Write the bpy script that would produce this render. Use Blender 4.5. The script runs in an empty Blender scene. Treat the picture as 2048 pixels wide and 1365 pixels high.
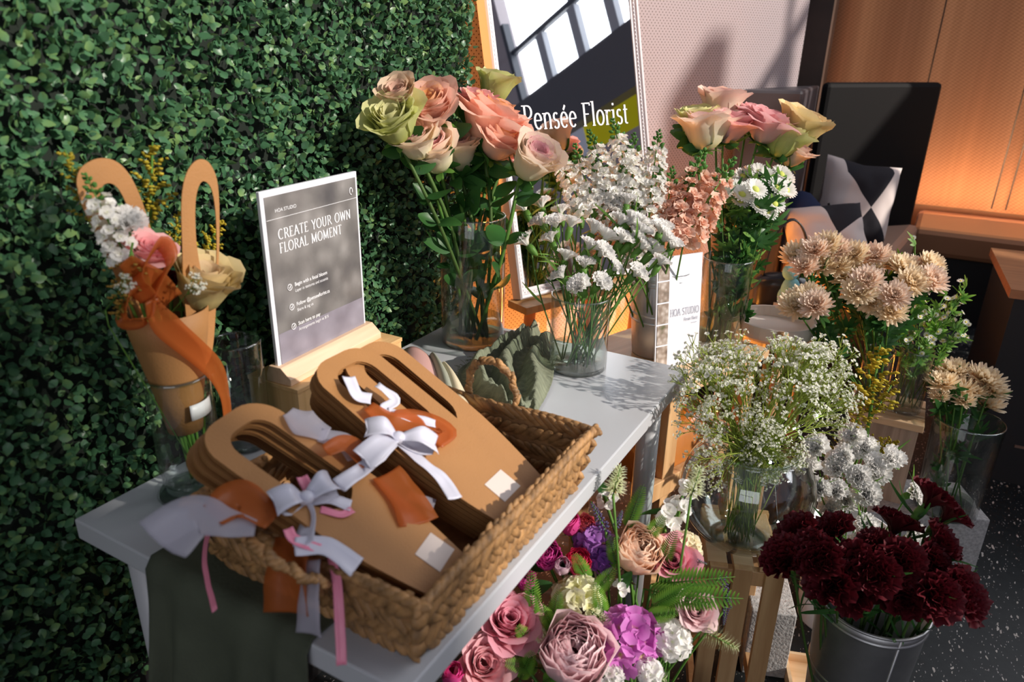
import bpy, bmesh, math, random
import numpy as np
from mathutils import Vector, Matrix
PI = math.pi
rnd = random.Random(11)
npr = np.random.RandomState(7)
SC = bpy.context.scene
COL = SC.collection

# ------------------------------------------------------------------ camera
cam_d = bpy.data.cameras.new('camera')
cam = bpy.data.objects.new('camera', cam_d); COL.objects.link(cam)
cam.matrix_world = (Matrix.Translation((0.9814, -0.4558, 1.3894)) @ Matrix.Rotation(0.5154, 4, 'Z')
                    @ Matrix.Rotation(1.1847, 4, 'X') @ Matrix.Rotation(0.0189, 4, 'Z'))
cam_d.sensor_width = 36.0; cam_d.lens = 1464.58 / 2048 * 36.0
cam_d.clip_start = 0.02; cam_d.clip_end = 60
cam_d.dof.use_dof = True; cam_d.dof.focus_distance = 1.62; cam_d.dof.aperture_fstop = 4.0
SC.camera = cam

# ------------------------------------------------------------------ view, world, sun, window daylight
SC.view_settings.view_transform = 'Standard'; SC.view_settings.look = 'None'
SC.view_settings.exposure = 0.0; SC.view_settings.gamma = 1.0; SC.view_settings.use_curve_mapping = False
SC.cycles.max_bounces = 8; SC.cycles.diffuse_bounces = 5; SC.cycles.glossy_bounces = 4
SC.cycles.transmission_bounces = 6; SC.cycles.transparent_max_bounces = 40
SC.cycles.caustics_reflective = False; SC.cycles.caustics_refractive = False
SC.cycles.sample_clamp_indirect = 4.0
w = bpy.data.worlds.new('daylight'); SC.world = w; w.use_nodes = True
bg = w.node_tree.nodes['Background']; bg.inputs[0].default_value = (0.62, 0.62, 0.78, 1); bg.inputs[1].default_value = 0.30

def add_light(name, kind, energy, color, loc=(0, 0, 0), direction=None, size=None, size_y=None, angle=None):
    d = bpy.data.lights.new(name, kind); d.energy = energy; d.color = color
    if size is not None:
        if kind == 'AREA':
            d.shape = 'RECTANGLE'; d.size = size; d.size_y = size_y or size
        else: d.shadow_soft_size = size
    if angle: d.angle = angle
    o = bpy.data.objects.new(name, d); COL.objects.link(o); o.location = loc
    if direction is not None: o.rotation_euler = Vector(direction).to_track_quat('-Z', 'Y').to_euler()
    return o
SUN_EL = math.radians(27); SUN_AZ = math.radians(7)
SUN_DIR = Vector((-math.cos(SUN_AZ) * math.cos(SUN_EL), -math.sin(SUN_AZ) * math.cos(SUN_EL), -math.sin(SUN_EL)))
add_light('sun', 'SUN', 4.7, (1.0, 0.92, 0.83), direction=SUN_DIR, angle=math.radians(1.0))
# window wall frame: origin, direction along the wall, direction into the room
WW = Vector((2.99, 3.31, 0)); WE = Vector((0.949, -0.314, 0)); WM = Vector((-0.314, -0.949, 0))
add_light('window_daylight', 'AREA', 260, (0.95, 0.96, 1.0), loc=WW + WE * 2.0 - WM * 0.5 + Vector((0, 0, 3.85)), direction=WM, size=6.6, size_y=3.0)
add_light('rear_fill_light', 'AREA', 42, (0.93, 0.95, 1.0), loc=(2.2, -4.2, 2.4), direction=(-.22, 1, -.28), size=3.2, size_y=2.0)  # added fill from behind the camera, no known source there

# ------------------------------------------------------------------ mesh helpers
class G:
    """collects vertices, faces and a 0..1 'along' value for one mesh"""
    def __init__(s): s.V = []; s.F = []; s.T = []; s.n = 0
    def add(s, V, F, T=None):
        V = np.asarray(V, float).reshape(-1, 3)
        s.V.append(V); s.F += [tuple(int(i) + s.n for i in f) for f in F]
        s.T.append(np.zeros(len(V)) if T is None else np.broadcast_to(np.asarray(T, float).ravel(), (len(V),)))
        s.n += len(V); return s
    def merge(s, g, M=None, scale=1.0):
        V = np.concatenate(g.V)
        if M is not None:
            M = np.array(M); V = V @ M[:3, :3].T * scale + M[:3, 3]
        return s.add(V, g.F, np.concatenate(g.T))
    def mesh(s, name, smooth=True):
        me = bpy.data.meshes.new(name)
        V = np.concatenate(s.V) if s.V else np.zeros((0, 3))
        me.from_pydata(V.tolist(), [], s.F)
        a = me.attributes.new('along', 'FLOAT', 'POINT'); a.data.foreach_set('value', np.concatenate(s.T).astype(np.float32))
        if smooth: me.polygons.foreach_set('use_smooth', [True] * len(me.polygons))
        me.update(); return me
def linkm(name, me, mat, parent=None):
    o = bpy.data.objects.new(name, me); COL.objects.link(o)
    if mat is not None and len(me.materials) == 0: me.materials.append(mat)
    if parent is not None: o.parent = parent
    return o
def obj(name, g, mat, parent=None, smooth=True, bevel=0, solid=0, subsurf=0):
    me = g.mesh(name, smooth) if isinstance(g, G) else g
    o = linkm(name, me, mat, parent)
    if solid:
        m = o.modifiers.new('thick', 'SOLIDIFY'); m.thickness = solid; m.offset = 0
    if bevel:
        m = o.modifiers.new('edge', 'BEVEL'); m.width = bevel; m.segments = 2; m.limit_method = 'ANGLE'
    if subsurf:
        m = o.modifiers.new('smooth', 'SUBSURF'); m.levels = subsurf; m.render_levels = subsurf
    return o
def thing(name, label, cat, loc=(0, 0, 0), rz=0, group=None):
    o = bpy.data.objects.new(name, None); COL.objects.link(o); o.empty_display_size = 0.03
    o.location = loc; o.rotation_euler = (0, 0, rz); return tag(o, label, cat, group)
def tag(o, label, cat, group=None):
    o['label'] = label; o['category'] = cat
    if group: o['group'] = group
    return o
def struct(o): o['kind'] = 'structure'; return o

def box_vf(x0, x1, y0, y1, z0, z1):
    V = [(x, y, z) for z in (z0, z1) for y in (y0, y1) for x in (x0, x1)]
    return V, [(0, 2, 3, 1), (4, 5, 7, 6), (0, 1, 5, 4), (2, 6, 7, 3), (0, 4, 6, 2), (1, 3, 7, 5)]
def box(*a, g=None):
    g = g or G(); return g.add(*box_vf(*a))
def grid_faces(nv, nu, close=False):
    F = []
    for j in range(nv - 1):
        for i in range(nu if close else nu - 1):
            k = (i + 1) % nu
            F.append((j * nu + i, j * nu + k, (j + 1) * nu + k, (j + 1) * nu + i))
    return F
def lathe(prof, n=32, g=None, t=0.0):
    g = g or G(); a = np.linspace(0, 2 * PI, n, endpoint=False); prof = np.asarray(prof, float)
    V = np.stack([np.outer(prof[:, 0], np.cos(a)), np.outer(prof[:, 0], np.sin(a)), np.repeat(prof[:, 1:2], n, 1)], -1)
    return g.add(V, grid_faces(len(prof), n, True), t)
def frames(P):
    P = np.asarray(P, float); T = np.gradient(P, axis=0); T /= np.linalg.norm(T, axis=1)[:, None] + 1e-12
    ref = np.array([0.31, 0.22, 0.92]) if abs(T[:, 2]).mean() < .8 else np.array([1, 0.13, 0.07])
    A = np.cross(T, ref); A /= np.linalg.norm(A, axis=1)[:, None] + 1e-12
    return P, T, A, np.cross(T, A)
def tube(P, r, n=6, g=None, t=None, cap=True):
    g = g or G(); P, T, A, B = frames(P); m = len(P); r = np.broadcast_to(np.asarray(r, float), (m,))
    a = np.linspace(0, 2 * PI, n, endpoint=False)
    V = P[:, None] + r[:, None, None] * (A[:, None] * np.cos(a)[None, :, None] + B[:, None] * np.sin(a)[None, :, None])
    F = grid_faces(m, n, True)
    if cap: F += [tuple(range(n))[::-1], tuple(range((m - 1) * n, m * n))]
    tt = np.repeat(np.linspace(0, 1, m), n) if t is None else t
    return g.add(V, F, tt)
def ctrl(pts, n=16):
    """smooth curve through points (Catmull-Rom)"""
    P = np.asarray(pts, float)
    if len(P) == 2: return P[0] + (P[1] - P[0]) * np.linspace(0, 1, n)[:, None]
    Q = np.vstack([2 * P[0] - P[1], P, 2 * P[-1] - P[-2]]); out = []
    s = np.linspace(0, len(P) - 1 - 1e-9, n)
    for v in s:
        i = int(v); t = v - i; p0, p1, p2, p3 = Q[i:i + 4]
        out.append(.5 * (2 * p1 + (p2 - p0) * t + (2 * p0 - 5 * p1 + 4 * p2 - p3) * t * t + (3 * p1 - p0 - 3 * p2 + p3) * t ** 3))
    return np.array(out)
def ribbon(pts, wid, side=None, n=24, g=None, nrm=None):
    """flat strip along a curve; side = width direction(s)"""
    g = g or G(); P = ctrl(pts, n); P, T, A, B = frames(P)
    if side is not None:
        S = np.asarray(side, float); S = np.broadcast_to(S, (n, 3)) if S.ndim == 1 else ctrl(S, n)
        A = S - T * (S * T).sum(1)[:, None]; A = A / (np.linalg.norm(A, axis=1)[:, None] + 1e-9)
    if nrm is not None:
        A = np.cross(np.asarray(nrm, float), T); A = A / (np.linalg.norm(A, axis=1)[:, None] + 1e-9)
    wd = np.interp(np.linspace(0, 1, n), np.linspace(0, 1, len(np.atleast_1d(wid))), np.atleast_1d(wid)) if np.ndim(wid) else np.full(n, wid)
    u = np.linspace(-.5, .5, 5); N = np.cross(T, A)
    V = P[:, None] + A[:, None] * (u[None, :, None] * wd[:, None, None]) + N[:, None] * ((u ** 2 * .5)[None, :, None] * wd[:, None, None])
    return g.add(V, grid_faces(n, 5), np.repeat(np.linspace(0, 1, n), 5))
def align(d, roll=0.0):
    return Vector(d).normalized().to_track_quat('Z', 'Y').to_matrix().to_4x4() @ Matrix.Rotation(roll, 4, 'Z')
def dirn(theta, phi): return np.array([math.sin(theta) * math.cos(phi), math.sin(theta) * math.sin(phi), math.cos(theta)])
def vnoise(P, f=1.0, seed=0):
    """cheap smooth 3-D value noise, -1..1"""
    P = np.asarray(P, float) * f + seed * 17.3; i = np.floor(P).astype(int); t = P - i; t = t * t * (3 - 2 * t); r = 0
    def h(x, y, z):
        v = np.sin(x * 127.1 + y * 311.7 + z * 74.7) * 43758.5453; return (v - np.floor(v)) * 2 - 1
    for a in (0, 1):
        for b in (0, 1):
            for c in (0, 1):
                wgt = (t[..., 0] if a else 1 - t[..., 0]) * (t[..., 1] if b else 1 - t[..., 1]) * (t[..., 2] if c else 1 - t[..., 2])
                r = r + wgt * h(i[..., 0] + a, i[..., 1] + b, i[..., 2] + c)
    return r

# ------------------------------------------------------------------ material helpers
def newmat(name):
    m = bpy.data.materials.new(name); m.use_nodes = True
    return m, m.node_tree.nodes, m.node_tree.links, m.node_tree.nodes['Principled BSDF']
def S(p, **k):
    for a, b in k.items(): p.inputs[a.replace('_', ' ')].default_value = b
def rgba(c): return (c[0], c[1], c[2], 1)
def plain(name, c, rough=.5, metal=0, var=0, scale=20, bump=0, bscale=80, spec=.5, stretch=None):
    m, N, L, p = newmat(name); p.inputs['Base Color'].default_value = rgba(c)
    S(p, Roughness=rough, Metallic=metal); p.inputs['Specular IOR Level'].default_value = spec
    tc = N.new('ShaderNodeTexCoord'); src = tc.outputs['Object']
    if stretch:
        mp = N.new('ShaderNodeMapping'); mp.inputs['Scale'].default_value = stretch; L.new(src, mp.inputs[0]); src = mp.outputs[0]
    if var:
        nz = N.new('ShaderNodeTexNoise'); nz.inputs['Scale'].default_value = scale; nz.inputs['Detail'].default_value = 4; L.new(src, nz.inputs[0])
        r = N.new('ShaderNodeValToRGB'); r.color_ramp.elements[0].position = .3; r.color_ramp.elements[1].position = .7
        r.color_ramp.elements[0].color = rgba([v * (1 - var) for v in c]); r.color_ramp.elements[1].color = rgba([min(1, v * (1 + var)) for v in c])
        L.new(nz.outputs[0], r.inputs[0]); L.new(r.outputs[0], p.inputs['Base Color'])
    if bump:
        nz = N.new('ShaderNodeTexNoise'); nz.inputs['Scale'].default_value = bscale; nz.inputs['Detail'].default_value = 3; L.new(src, nz.inputs[0])
        b = N.new('ShaderNodeBump'); b.inputs['Strength'].default_value = bump; b.inputs['Distance'].default_value = .004
        L.new(nz.outputs[0], b.inputs['Height']); L.new(b.outputs[0], p.inputs['Normal'])
    return m
def wood(name, c0, c1, stretch, scale=6, rough=.45):
    m, N, L, p = newmat(name); tc = N.new('ShaderNodeTexCoord'); mp = N.new('ShaderNodeMapping'); mp.inputs['Scale'].default_value = stretch
    L.new(tc.outputs['Object'], mp.inputs[0])
    nz = N.new('ShaderNodeTexNoise'); nz.inputs['Scale'].default_value = scale; nz.inputs['Detail'].default_value = 6; nz.inputs['Distortion'].default_value = .6; L.new(mp.outputs[0], nz.inputs[0])
    r = N.new('ShaderNodeValToRGB'); r.color_ramp.elements[0].position = .32; r.color_ramp.elements[1].position = .68
    r.color_ramp.elements[0].color = rgba(c0); r.color_ramp.elements[1].color = rgba(c1)
    L.new(nz.outputs[0], r.inputs[0]); L.new(r.outputs[0], p.inputs['Base Color']); S(p, Roughness=rough); return m
def petal_mat(name, stops, trans=.35, rough=.6, var=.12, nscale=60):
    """petal / leaf tissue: colour runs from base to tip, light passes through"""
    m, N, L, p = newmat(name); at = N.new('ShaderNodeAttribute'); at.attribute_name = 'along'
    r = N.new('ShaderNodeValToRGB'); e = r.color_ramp.elements
    while len(e) < len(stops): e.new(.5)
    for i, (pos, c) in enumerate(stops): e[i].position = pos; e[i].color = rgba(c)
    nz = N.new('ShaderNodeTexNoise'); nz.inputs['Scale'].default_value = nscale; nz.inputs['Detail'].default_value = 2
    ad = N.new('ShaderNodeMath'); ad.operation = 'MULTIPLY_ADD'; ad.inputs[1].default_value = .35
    sb = N.new('ShaderNodeMath'); sb.operation = 'SUBTRACT'; sb.inputs[1].default_value = .175
    L.new(nz.outputs[0], ad.inputs[0]); L.new(at.outputs['Fac'], ad.inputs[2]); L.new(ad.outputs[0], sb.inputs[0]); L.new(sb.outputs[0], r.inputs[0])
    oi = N.new('ShaderNodeObjectInfo'); hs = N.new('ShaderNodeHueSaturation'); mr = N.new('ShaderNodeMapRange')
    mr.inputs['To Min'].default_value = 1 - var; mr.inputs['To Max'].default_value = 1 + var * .6
    L.new(oi.outputs['Random'], mr.inputs['Value']); L.new(mr.outputs[0], hs.inputs['Value']); L.new(r.outputs[0], hs.inputs['Color'])
    L.new(hs.outputs[0], p.inputs['Base Color']); S(p, Roughness=rough); p.inputs['Specular IOR Level'].default_value = .3
    tr = N.new('ShaderNodeBsdfTranslucent'); L.new(hs.outputs[0], tr.inputs[0]); mx = N.new('ShaderNodeMixShader'); mx.inputs[0].default_value = trans
    L.new(p.outputs[0], mx.inputs[1]); L.new(tr.outputs[0], mx.inputs[2]); L.new(mx.outputs[0], N['Material Output'].inputs[0]); return m
def glass_mat(name, tint=(.97, .99, .98), power=4.0, lo=.05, hi=.75, rough=.01):
    """thin clear pane: transmits straight through, reflects more at grazing angles"""
    m, N, L, p = newmat(name); N.remove(p)
    lw = N.new('ShaderNodeLayerWeight'); lw.inputs[0].default_value = .5
    pw = N.new('ShaderNodeMath'); pw.operation = 'POWER'; pw.inputs[1].default_value = power; L.new(lw.outputs['Facing'], pw.inputs[0])
    mr = N.new('ShaderNodeMapRange'); mr.inputs['To Min'].default_value = lo; mr.inputs['To Max'].default_value = hi; L.new(pw.outputs[0], mr.inputs[0])
    t = N.new('ShaderNodeBsdfTransparent'); t.inputs[0].default_value = rgba(tint); gl = N.new('ShaderNodeBsdfGlossy'); gl.inputs['Roughness'].default_value = rough
    mx = N.new('ShaderNodeMixShader'); L.new(mr.outputs[0], mx.inputs[0]); L.new(t.outputs[0], mx.inputs[1]); L.new(gl.outputs[0], mx.inputs[2])
    L.new(mx.outputs[0], N['Material Output'].inputs[0]); return m
def sheer_mat(name, c, alpha=.6, rough=.35):
    m, N, L, p = newmat(name); p.inputs['Base Color'].default_value = rgba(c); S(p, Roughness=rough)
    tr = N.new('ShaderNodeBsdfTranslucent'); tr.inputs[0].default_value = rgba(c); m1 = N.new('ShaderNodeMixShader'); m1.inputs[0].default_value = .45
    L.new(p.outputs[0], m1.inputs[1]); L.new(tr.outputs[0], m1.inputs[2])
    t = N.new('ShaderNodeBsdfTransparent'); t.inputs[0].default_value = rgba([.5 + .5 * v for v in c]); m2 = N.new('ShaderNodeMixShader'); m2.inputs[0].default_value = alpha
    L.new(t.outputs[0], m2.inputs[1]); L.new(m1.outputs[0], m2.inputs[2]); L.new(m2.outputs[0], N['Material Output'].inputs[0]); return m
def emit_mat(name, c, s):
    m, N, L, p = newmat(name); p.inputs['Base Color'].default_value = rgba(c); p.inputs['Emission Color'].default_value = rgba(c); p.inputs['Emission Strength'].default_value = s; return m
class NM:
    """tiny node-math builder"""
    def __init__(s, N, L): s.N = N; s.L = L
    def __call__(s, op, a, b=None, c=None):
        n = s.N.new('ShaderNodeMath'); n.operation = op
        for i, v in enumerate((a, b, c)):
            if v is None: continue
            if isinstance(v, (int, float)): n.inputs[i].default_value = v
            else: s.L.new(v, n.inputs[i])
        return n.outputs[0]
def mixc(N, L, fac, a, b):
    n = N.new('ShaderNodeMix'); n.data_type = 'RGBA'; L.new(fac, n.inputs[0])
    for i, v in ((6, a), (7, b)):
        if isinstance(v, tuple): n.inputs[i].default_value = rgba(v)
        else: L.new(v, n.inputs[i])
    return n.outputs[2]

M = {}
M['white_table'] = plain('white_laminate', (.52, .535, .56), .28, var=.03, scale=3)
M['white_metal'] = plain('white_metal', (.55, .56, .58), .35)
M['kraft'] = plain('kraft_card', (.375, .178, .058), .62, var=.08, scale=9, bump=.15, bscale=300)
M['bamboo'] = wood('bamboo', (.60, .36, .15), (.72, .47, .22), (1, .12, 1.0), 60)
M['bamboo_side'] = wood('bamboo_grain', (.58, .35, .14), (.70, .46, .21), (60, 60, 1.5), 1.2)
M['pine'] = wood('pine', (.48, .26, .11), (.66, .41, .20), (30, 30, 2.2), 1.3)
M['pine_y'] = wood('pine_plank', (.60, .38, .20), (.76, .54, .33), (2, 26, 30), 1.3)
M['oak_dark'] = wood('easel_wood', (.40, .22, .09), (.55, .32, .14), (30, 30, 2), 1.2)
M['satin_white'] = plain('white_satin', (.60, .60, .69), .38)
M['satin_pink'] = plain('pink_satin', (.80, .25, .36), .4)
M['organza'] = sheer_mat('orange_organza', (.70, .22, .05), .48)
M['organza_white'] = sheer_mat('white_organza', (.70, .69, .78), .5)
M['sticker'] = plain('white_sticker', (.82, .80, .82), .4)
M['sticker_dull'] = plain('translucent_sticker', (.66, .56, .50), .35)
M['glass'] = glass_mat('clear_glass', (.97, .99, .98), 3.0, .06, .9); M['glass_thick'] = glass_mat('glass_foot', (.86, .92, .89), 2.2, .10, .8)
M['bowl_glass'] = glass_mat('bowl_glass', (.93, .96, .95), 2.2, .09, .95)
M['water'] = glass_mat('water', (.93, .96, .90), 3.0, .03, .5)
M['murky'] = glass_mat('murky_water', (.82, .86, .70), 3.0, .03, .5)
M['galv'] = plain('galvanised_steel', (.66, .69, .74), .36, .75, var=.18, scale=14)
M['galv_dull'] = plain('dull_galvanised_steel', (.42, .42, .42), .42, .9, var=.2, scale=12)
M['white_plastic'] = plain('white_plastic', (.80, .80, .84), .4)
M['black_leather'] = plain('black_leather', (.007, .006, .006), .7, bump=.1, bscale=400, spec=.15)
M['tan_leather'] = plain('tan_leather', (.42, .27, .20), .5)
M['brown_leather'] = plain('brown_leather', (.34, .15, .07), .38)
M['black'] = plain('black_board', (.012, .011, .012), .5)
M['steel_dark'] = plain('dark_frame', (.05, .06, .08), .4)
M['concrete'] = plain('cinder_block', (.42, .41, .40), .95, var=.25, scale=120, bump=.7, bscale=160)
M['navy'] = plain('navy_cloth', (.022, .03, .075), .9, spec=.2)
M['teal'] = plain('teal_plush', (.25, .55, .60), .95, bump=.6, bscale=300)
M['brass'] = plain('gold_metal', (.75, .55, .25), .25, 1.0)
M['chrome'] = plain('silver_metal', (.8, .8, .82), .15, 1.0)
M['hedge_back'] = plain('hedge_backing', (.006, .012, .007), .9)
M['frame_white'] = plain('mirror_frame_white', (.66, .62, .64), .45)
M['mirror'] = plain('mirror_glass', (.82, .85, .88), .015, 1.0)
M['stem'] = petal_mat('green_stem', [(0, (.06, .16, .025)), (1, (.14, .30, .05))], .15, .5)
M['stem_dark'] = petal_mat('dark_stem', [(0, (.045, .085, .02)), (1, (.10, .20, .04))], .1, .5)
M['leaf'] = petal_mat('rose_leaf', [(0, (.035, .12, .03)), (1, (.05, .16, .035))], .3, .35, .3)
M['leaf_light'] = petal_mat('light_leaf', [(0, (.10, .26, .05)), (1, (.22, .40, .08))], .35, .45, .2)
M['gyp_stem'] = petal_mat('gypsophila_stem', [(0, (.26, .36, .05)), (1, (.44, .52, .10))], .35, .6)
M['leaf_fern'] = petal_mat('fern_leaf', [(0, (.07, .25, .03)), (1, (.22, .44, .05))], .35, .5, .35)
M['box_leaf'] = petal_mat('boxwood_leaf', [(0, (.034, .100, .050)), (.55, (.075, .185, .085)), (1, (.19, .31, .10))], .18, .33, .0, 9)
M['eye_yellow'] = plain('yellow_centre', (.75, .60, .10), .8)
M['eye_green'] = plain('green_centre', (.55, .60, .12), .8)
# measured positions, metres
ROSES=[((0.075,0.794,1.277),0.047,'peach'),((0.124,0.953,1.248),0.063,'peach'),((0.043,1.103,1.296),0.042,'green'),((0.162,0.929,1.204),0.047,'peach'),((0.092,1.048,1.227),0.044,'pink'),((0.062,0.692,1.245),0.046,'green'),((0.05,0.73,1.288),0.033,'dusty'),((0.075,0.743,1.205),0.038,'cream'),((0.075,0.803,1.178),0.046,'cream'),((0.079,0.889,1.167),0.039,'cream'),((0.248,0.909,1.164),0.044,'cream'),((0.13,1.017,1.166),0.043,'pink'),((0.075,0.97,1.277),0.037,'pink')]
PINKROSES=[((0.449,1.458,1.192),0.043,'cream'),((0.491,1.515,1.21),0.046,'pink'),((0.449,1.579,1.238),0.04,'blush'),((0.528,1.616,1.223),0.04,'pink'),((0.58,1.566,1.212),0.047,'pink'),((0.641,1.663,1.186),0.044,'gold'),((0.619,1.593,1.167),0.039,'green'),((0.639,1.639,1.137),0.036,'blush'),((0.414,1.492,1.202),0.034,'green')]
CARN=[((0.197,0.974,1.046),0.022),((0.226,0.999,1.052),0.022),((0.253,0.946,1.027),0.019),((0.293,0.938,1.031),0.023),((0.319,0.962,1.028),0.02),((0.242,0.905,0.989),0.021),((0.334,0.913,0.968),0.021),((0.378,0.911,0.96),0.019),((0.392,0.863,0.926),0.022),((0.425,0.888,0.934),0.021),((0.293,1.049,1.047),0.02),((0.318,1.072,1.055),0.023),((0.268,1.014,1.04),0.019),((0.296,1.055,1.034),0.022),((0.36,0.99,1.014),0.023),((0.39,0.988,1.002),0.023),((0.374,0.94,0.989),0.022),((0.4,0.944,0.981),0.023),((0.433,0.945,0.953),0.018),((0.395,1.09,1.066),0.02),((0.399,1.133,1.064),0.022),((0.353,1.08,1.044),0.021),((0.405,1.028,1.031),0.021),((0.425,1.033,1.033),0.022),((0.44,1.052,1.031),0.023),((0.423,1.003,1.001),0.023),((0.443,1.02,0.998),0.024),((0.467,1.009,0.99),0.019),((0.488,1.019,0.982),0.023),((0.483,1.072,1.017),0.022),((0.514,0.998,0.965),0.019),((0.477,0.955,0.946),0.021),((0.526,1.028,0.997),0.018),((0.351,1.098,1.06),0.025),((0.508,1.028,1.01),0.022),((0.352,0.859,0.945),0.018),((0.455,1.023,1.018),0.022),((0.287,0.933,0.997),0.019)]
STOCK=[((0.278,1.121,1.209),(0.337,1.107,1.107),'w'),((0.319,1.156,1.233),(0.379,1.131,1.108),'w'),((0.367,1.172,1.204),(0.395,1.12,1.066),'w'),((0.415,1.203,1.211),(0.43,1.14,1.066),'w'),((0.434,1.182,1.14),(0.436,1.119,1.014),'w'),((0.298,1.117,1.163),(0.365,1.083,1.023),'w'),((0.219,1.076,1.169),(0.302,1.057,1.043),'w'),((0.357,1.141,1.138),(0.397,1.087,0.992),'w'),((0.4,1.137,1.075),(0.426,1.079,0.94),'w'),((0.253,1.103,1.178),(0.317,1.075,1.064),'w'),((0.51,1.248,1.172),(0.49,1.14,0.994),'p'),((0.573,1.276,1.154),(0.519,1.157,0.994),'p'),((0.324,1.11,1.099),(0.353,1.076,1.023),'p'),((0.455,1.202,1.133),(0.475,1.132,0.993),'p'),((0.495,1.224,1.129),(0.499,1.141,0.983),'p')]
BUTTON=[((0.523,1.48,1.078),0.015),((0.549,1.506,1.086),0.016),((0.57,1.532,1.09),0.018),((0.589,1.519,1.098),0.018),((0.609,1.512,1.092),0.015),((0.562,1.498,1.071),0.015),((0.589,1.489,1.084),0.016),((0.603,1.524,1.076),0.015),((0.607,1.408,1.073),0.018),((0.576,1.404,1.058),0.018),((0.62,1.476,1.067),0.016),((0.648,1.463,1.074),0.017),((0.645,1.555,1.085),0.017),((0.637,1.548,1.094),0.017),((0.663,1.502,1.063),0.017),((0.651,1.444,1.036),0.017),((0.618,1.41,1.033),0.016),((0.622,1.473,1.043),0.017),((0.572,1.41,1.039),0.015),((0.638,1.428,1.019),0.017),((0.532,1.361,1.066),0.017),((0.621,1.534,1.072),0.015),((0.555,1.421,1.07),0.016),((0.584,1.438,1.064),0.016)]
MUMS=[((0.694,1.601,0.876),0.038),((0.724,1.56,0.861),0.033),((0.755,1.623,0.856),0.04),((0.763,1.623,0.911),0.036),((0.784,1.652,0.893),0.035),((0.798,1.627,0.859),0.035),((0.829,1.657,0.886),0.037),((0.881,1.681,0.886),0.035),((0.875,1.697,0.852),0.033),((0.823,1.643,0.832),0.038),((0.884,1.499,0.863),0.034),((0.918,1.728,0.861),0.034),((0.959,1.704,0.859),0.036),((1.0,1.762,0.852),0.033),((1.022,1.753,0.865),0.035),((0.985,1.59,0.852),0.036),((1.028,1.619,0.857),0.034),((0.872,1.482,0.836),0.037),((0.905,1.525,0.802),0.036),((0.952,1.517,0.831),0.033),((0.952,1.519,0.789),0.034),((0.761,1.44,0.807),0.039),((0.785,1.408,0.807),0.035),((0.739,1.422,0.794),0.037),((0.937,1.735,0.853),0.035),((0.739,1.594,0.899),0.035)]
FEWMUMS=[((1.131,1.761,0.58),0.042),((1.108,1.689,0.564),0.035),((1.146,1.711,0.549),0.044),((1.21,1.765,0.573),0.046),((1.233,1.765,0.544),0.039),((1.184,1.736,0.542),0.035),((1.233,1.791,0.493),0.042),((1.107,1.663,0.534),0.024),((1.166,1.679,0.529),0.026)]
RED=[((0.901,0.787,0.553),0.035),((0.956,0.824,0.554),0.033),((0.889,0.722,0.535),0.035),((0.943,0.718,0.566),0.035),((1.046,0.882,0.566),0.034),((1.113,0.863,0.567),0.032),((1.124,0.925,0.595),0.032),((1.091,0.926,0.616),0.034),((1.0,0.742,0.561),0.035),((1.059,0.771,0.574),0.035),((0.969,0.705,0.533),0.035),((1.044,0.759,0.526),0.035),((1.108,0.829,0.554),0.031),((1.079,0.741,0.526),0.032),((1.115,0.746,0.547),0.034),((1.149,0.791,0.542),0.033),((1.003,0.721,0.52),0.034),((0.928,0.734,0.566),0.032),((1.026,0.82,0.548),0.033),((1.161,0.787,0.525),0.033),((1.025,0.735,0.561),0.033),((1.092,0.795,0.534),0.032)]
WCARN=[((0.936,1.241,0.553),0.027),((0.962,1.247,0.53),0.027),((0.87,1.129,0.56),0.026),((0.938,1.231,0.515),0.023),((1.021,1.227,0.53),0.024),((0.92,1.18,0.499),0.025),((0.997,1.215,0.491),0.027),((0.896,1.103,0.475),0.023),((0.926,1.129,0.466),0.023),((0.988,1.157,0.464),0.028),((0.952,1.191,0.413),0.023),((0.927,1.138,0.406),0.024),((1.002,1.075,0.432),0.024),((1.084,1.258,0.442),0.026),((1.093,1.122,0.412),0.024),((0.996,1.055,0.392),0.023),((0.925,1.195,0.517),0.026),((0.99,1.211,0.511),0.023),((0.965,1.169,0.495),0.024),((0.861,1.151,0.491),0.027)]
SILK=[('tulip','hotpink',(0.546,0.535,0.595),0.016),('ranunculus','coral',(0.567,0.551,0.598),0.014),('ranunculus','magenta',(0.531,0.478,0.565),0.022),('tulip','palepink',(0.561,0.477,0.555),0.013),('ranunculus','crimson',(0.581,0.496,0.56),0.019),('hydrangea','purple',(0.59,0.539,0.583),0.033),('hydrangea','violet',(0.611,0.524,0.567),0.024),('peony','peach',(0.661,0.56,0.572),0.035),('rose','pink',(0.721,0.581,0.565),0.032),('blossom','white',(0.69,0.632,0.618),0.026),('blossom','white',(0.707,0.646,0.629),0.02),('blossom','white',(0.708,0.663,0.664),0.017),('hydrangea','cream',(0.731,0.612,0.581),0.027),('hydrangea','ivory',(0.601,0.452,0.528),0.041),('hydrangea','magenta',(0.697,0.446,0.496),0.052),('peony','blush',(0.633,0.379,0.48),0.046),('rose','pink',(0.52,0.364,0.504),0.04),('rose','dusty',(0.513,0.297,0.471),0.036),('rose','blush',(0.779,0.534,0.52),0.026),('hydrangea','white',(0.762,0.483,0.498),0.031),('blossom','white',(0.595,0.588,0.641),0.017),('blossom','white',(0.661,0.5,0.536),0.015),('hydrangea','white',(0.695,0.387,0.468),0.021),('tulip','hotpink',(0.48,0.257,0.461),0.015),('blossom','white',(0.696,0.622,0.599),0.023),('hydrangea','ivory',(0.568,0.371,0.494),0.02),('hydrangea','white',(0.746,0.424,0.472),0.021),('hydrangea','lilac',(0.659,0.409,0.488),0.018),('rose','dusty',(0.52,0.328,0.485),0.024),('ranunculus','magenta',(0.515,0.427,0.54),0.014)]
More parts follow.
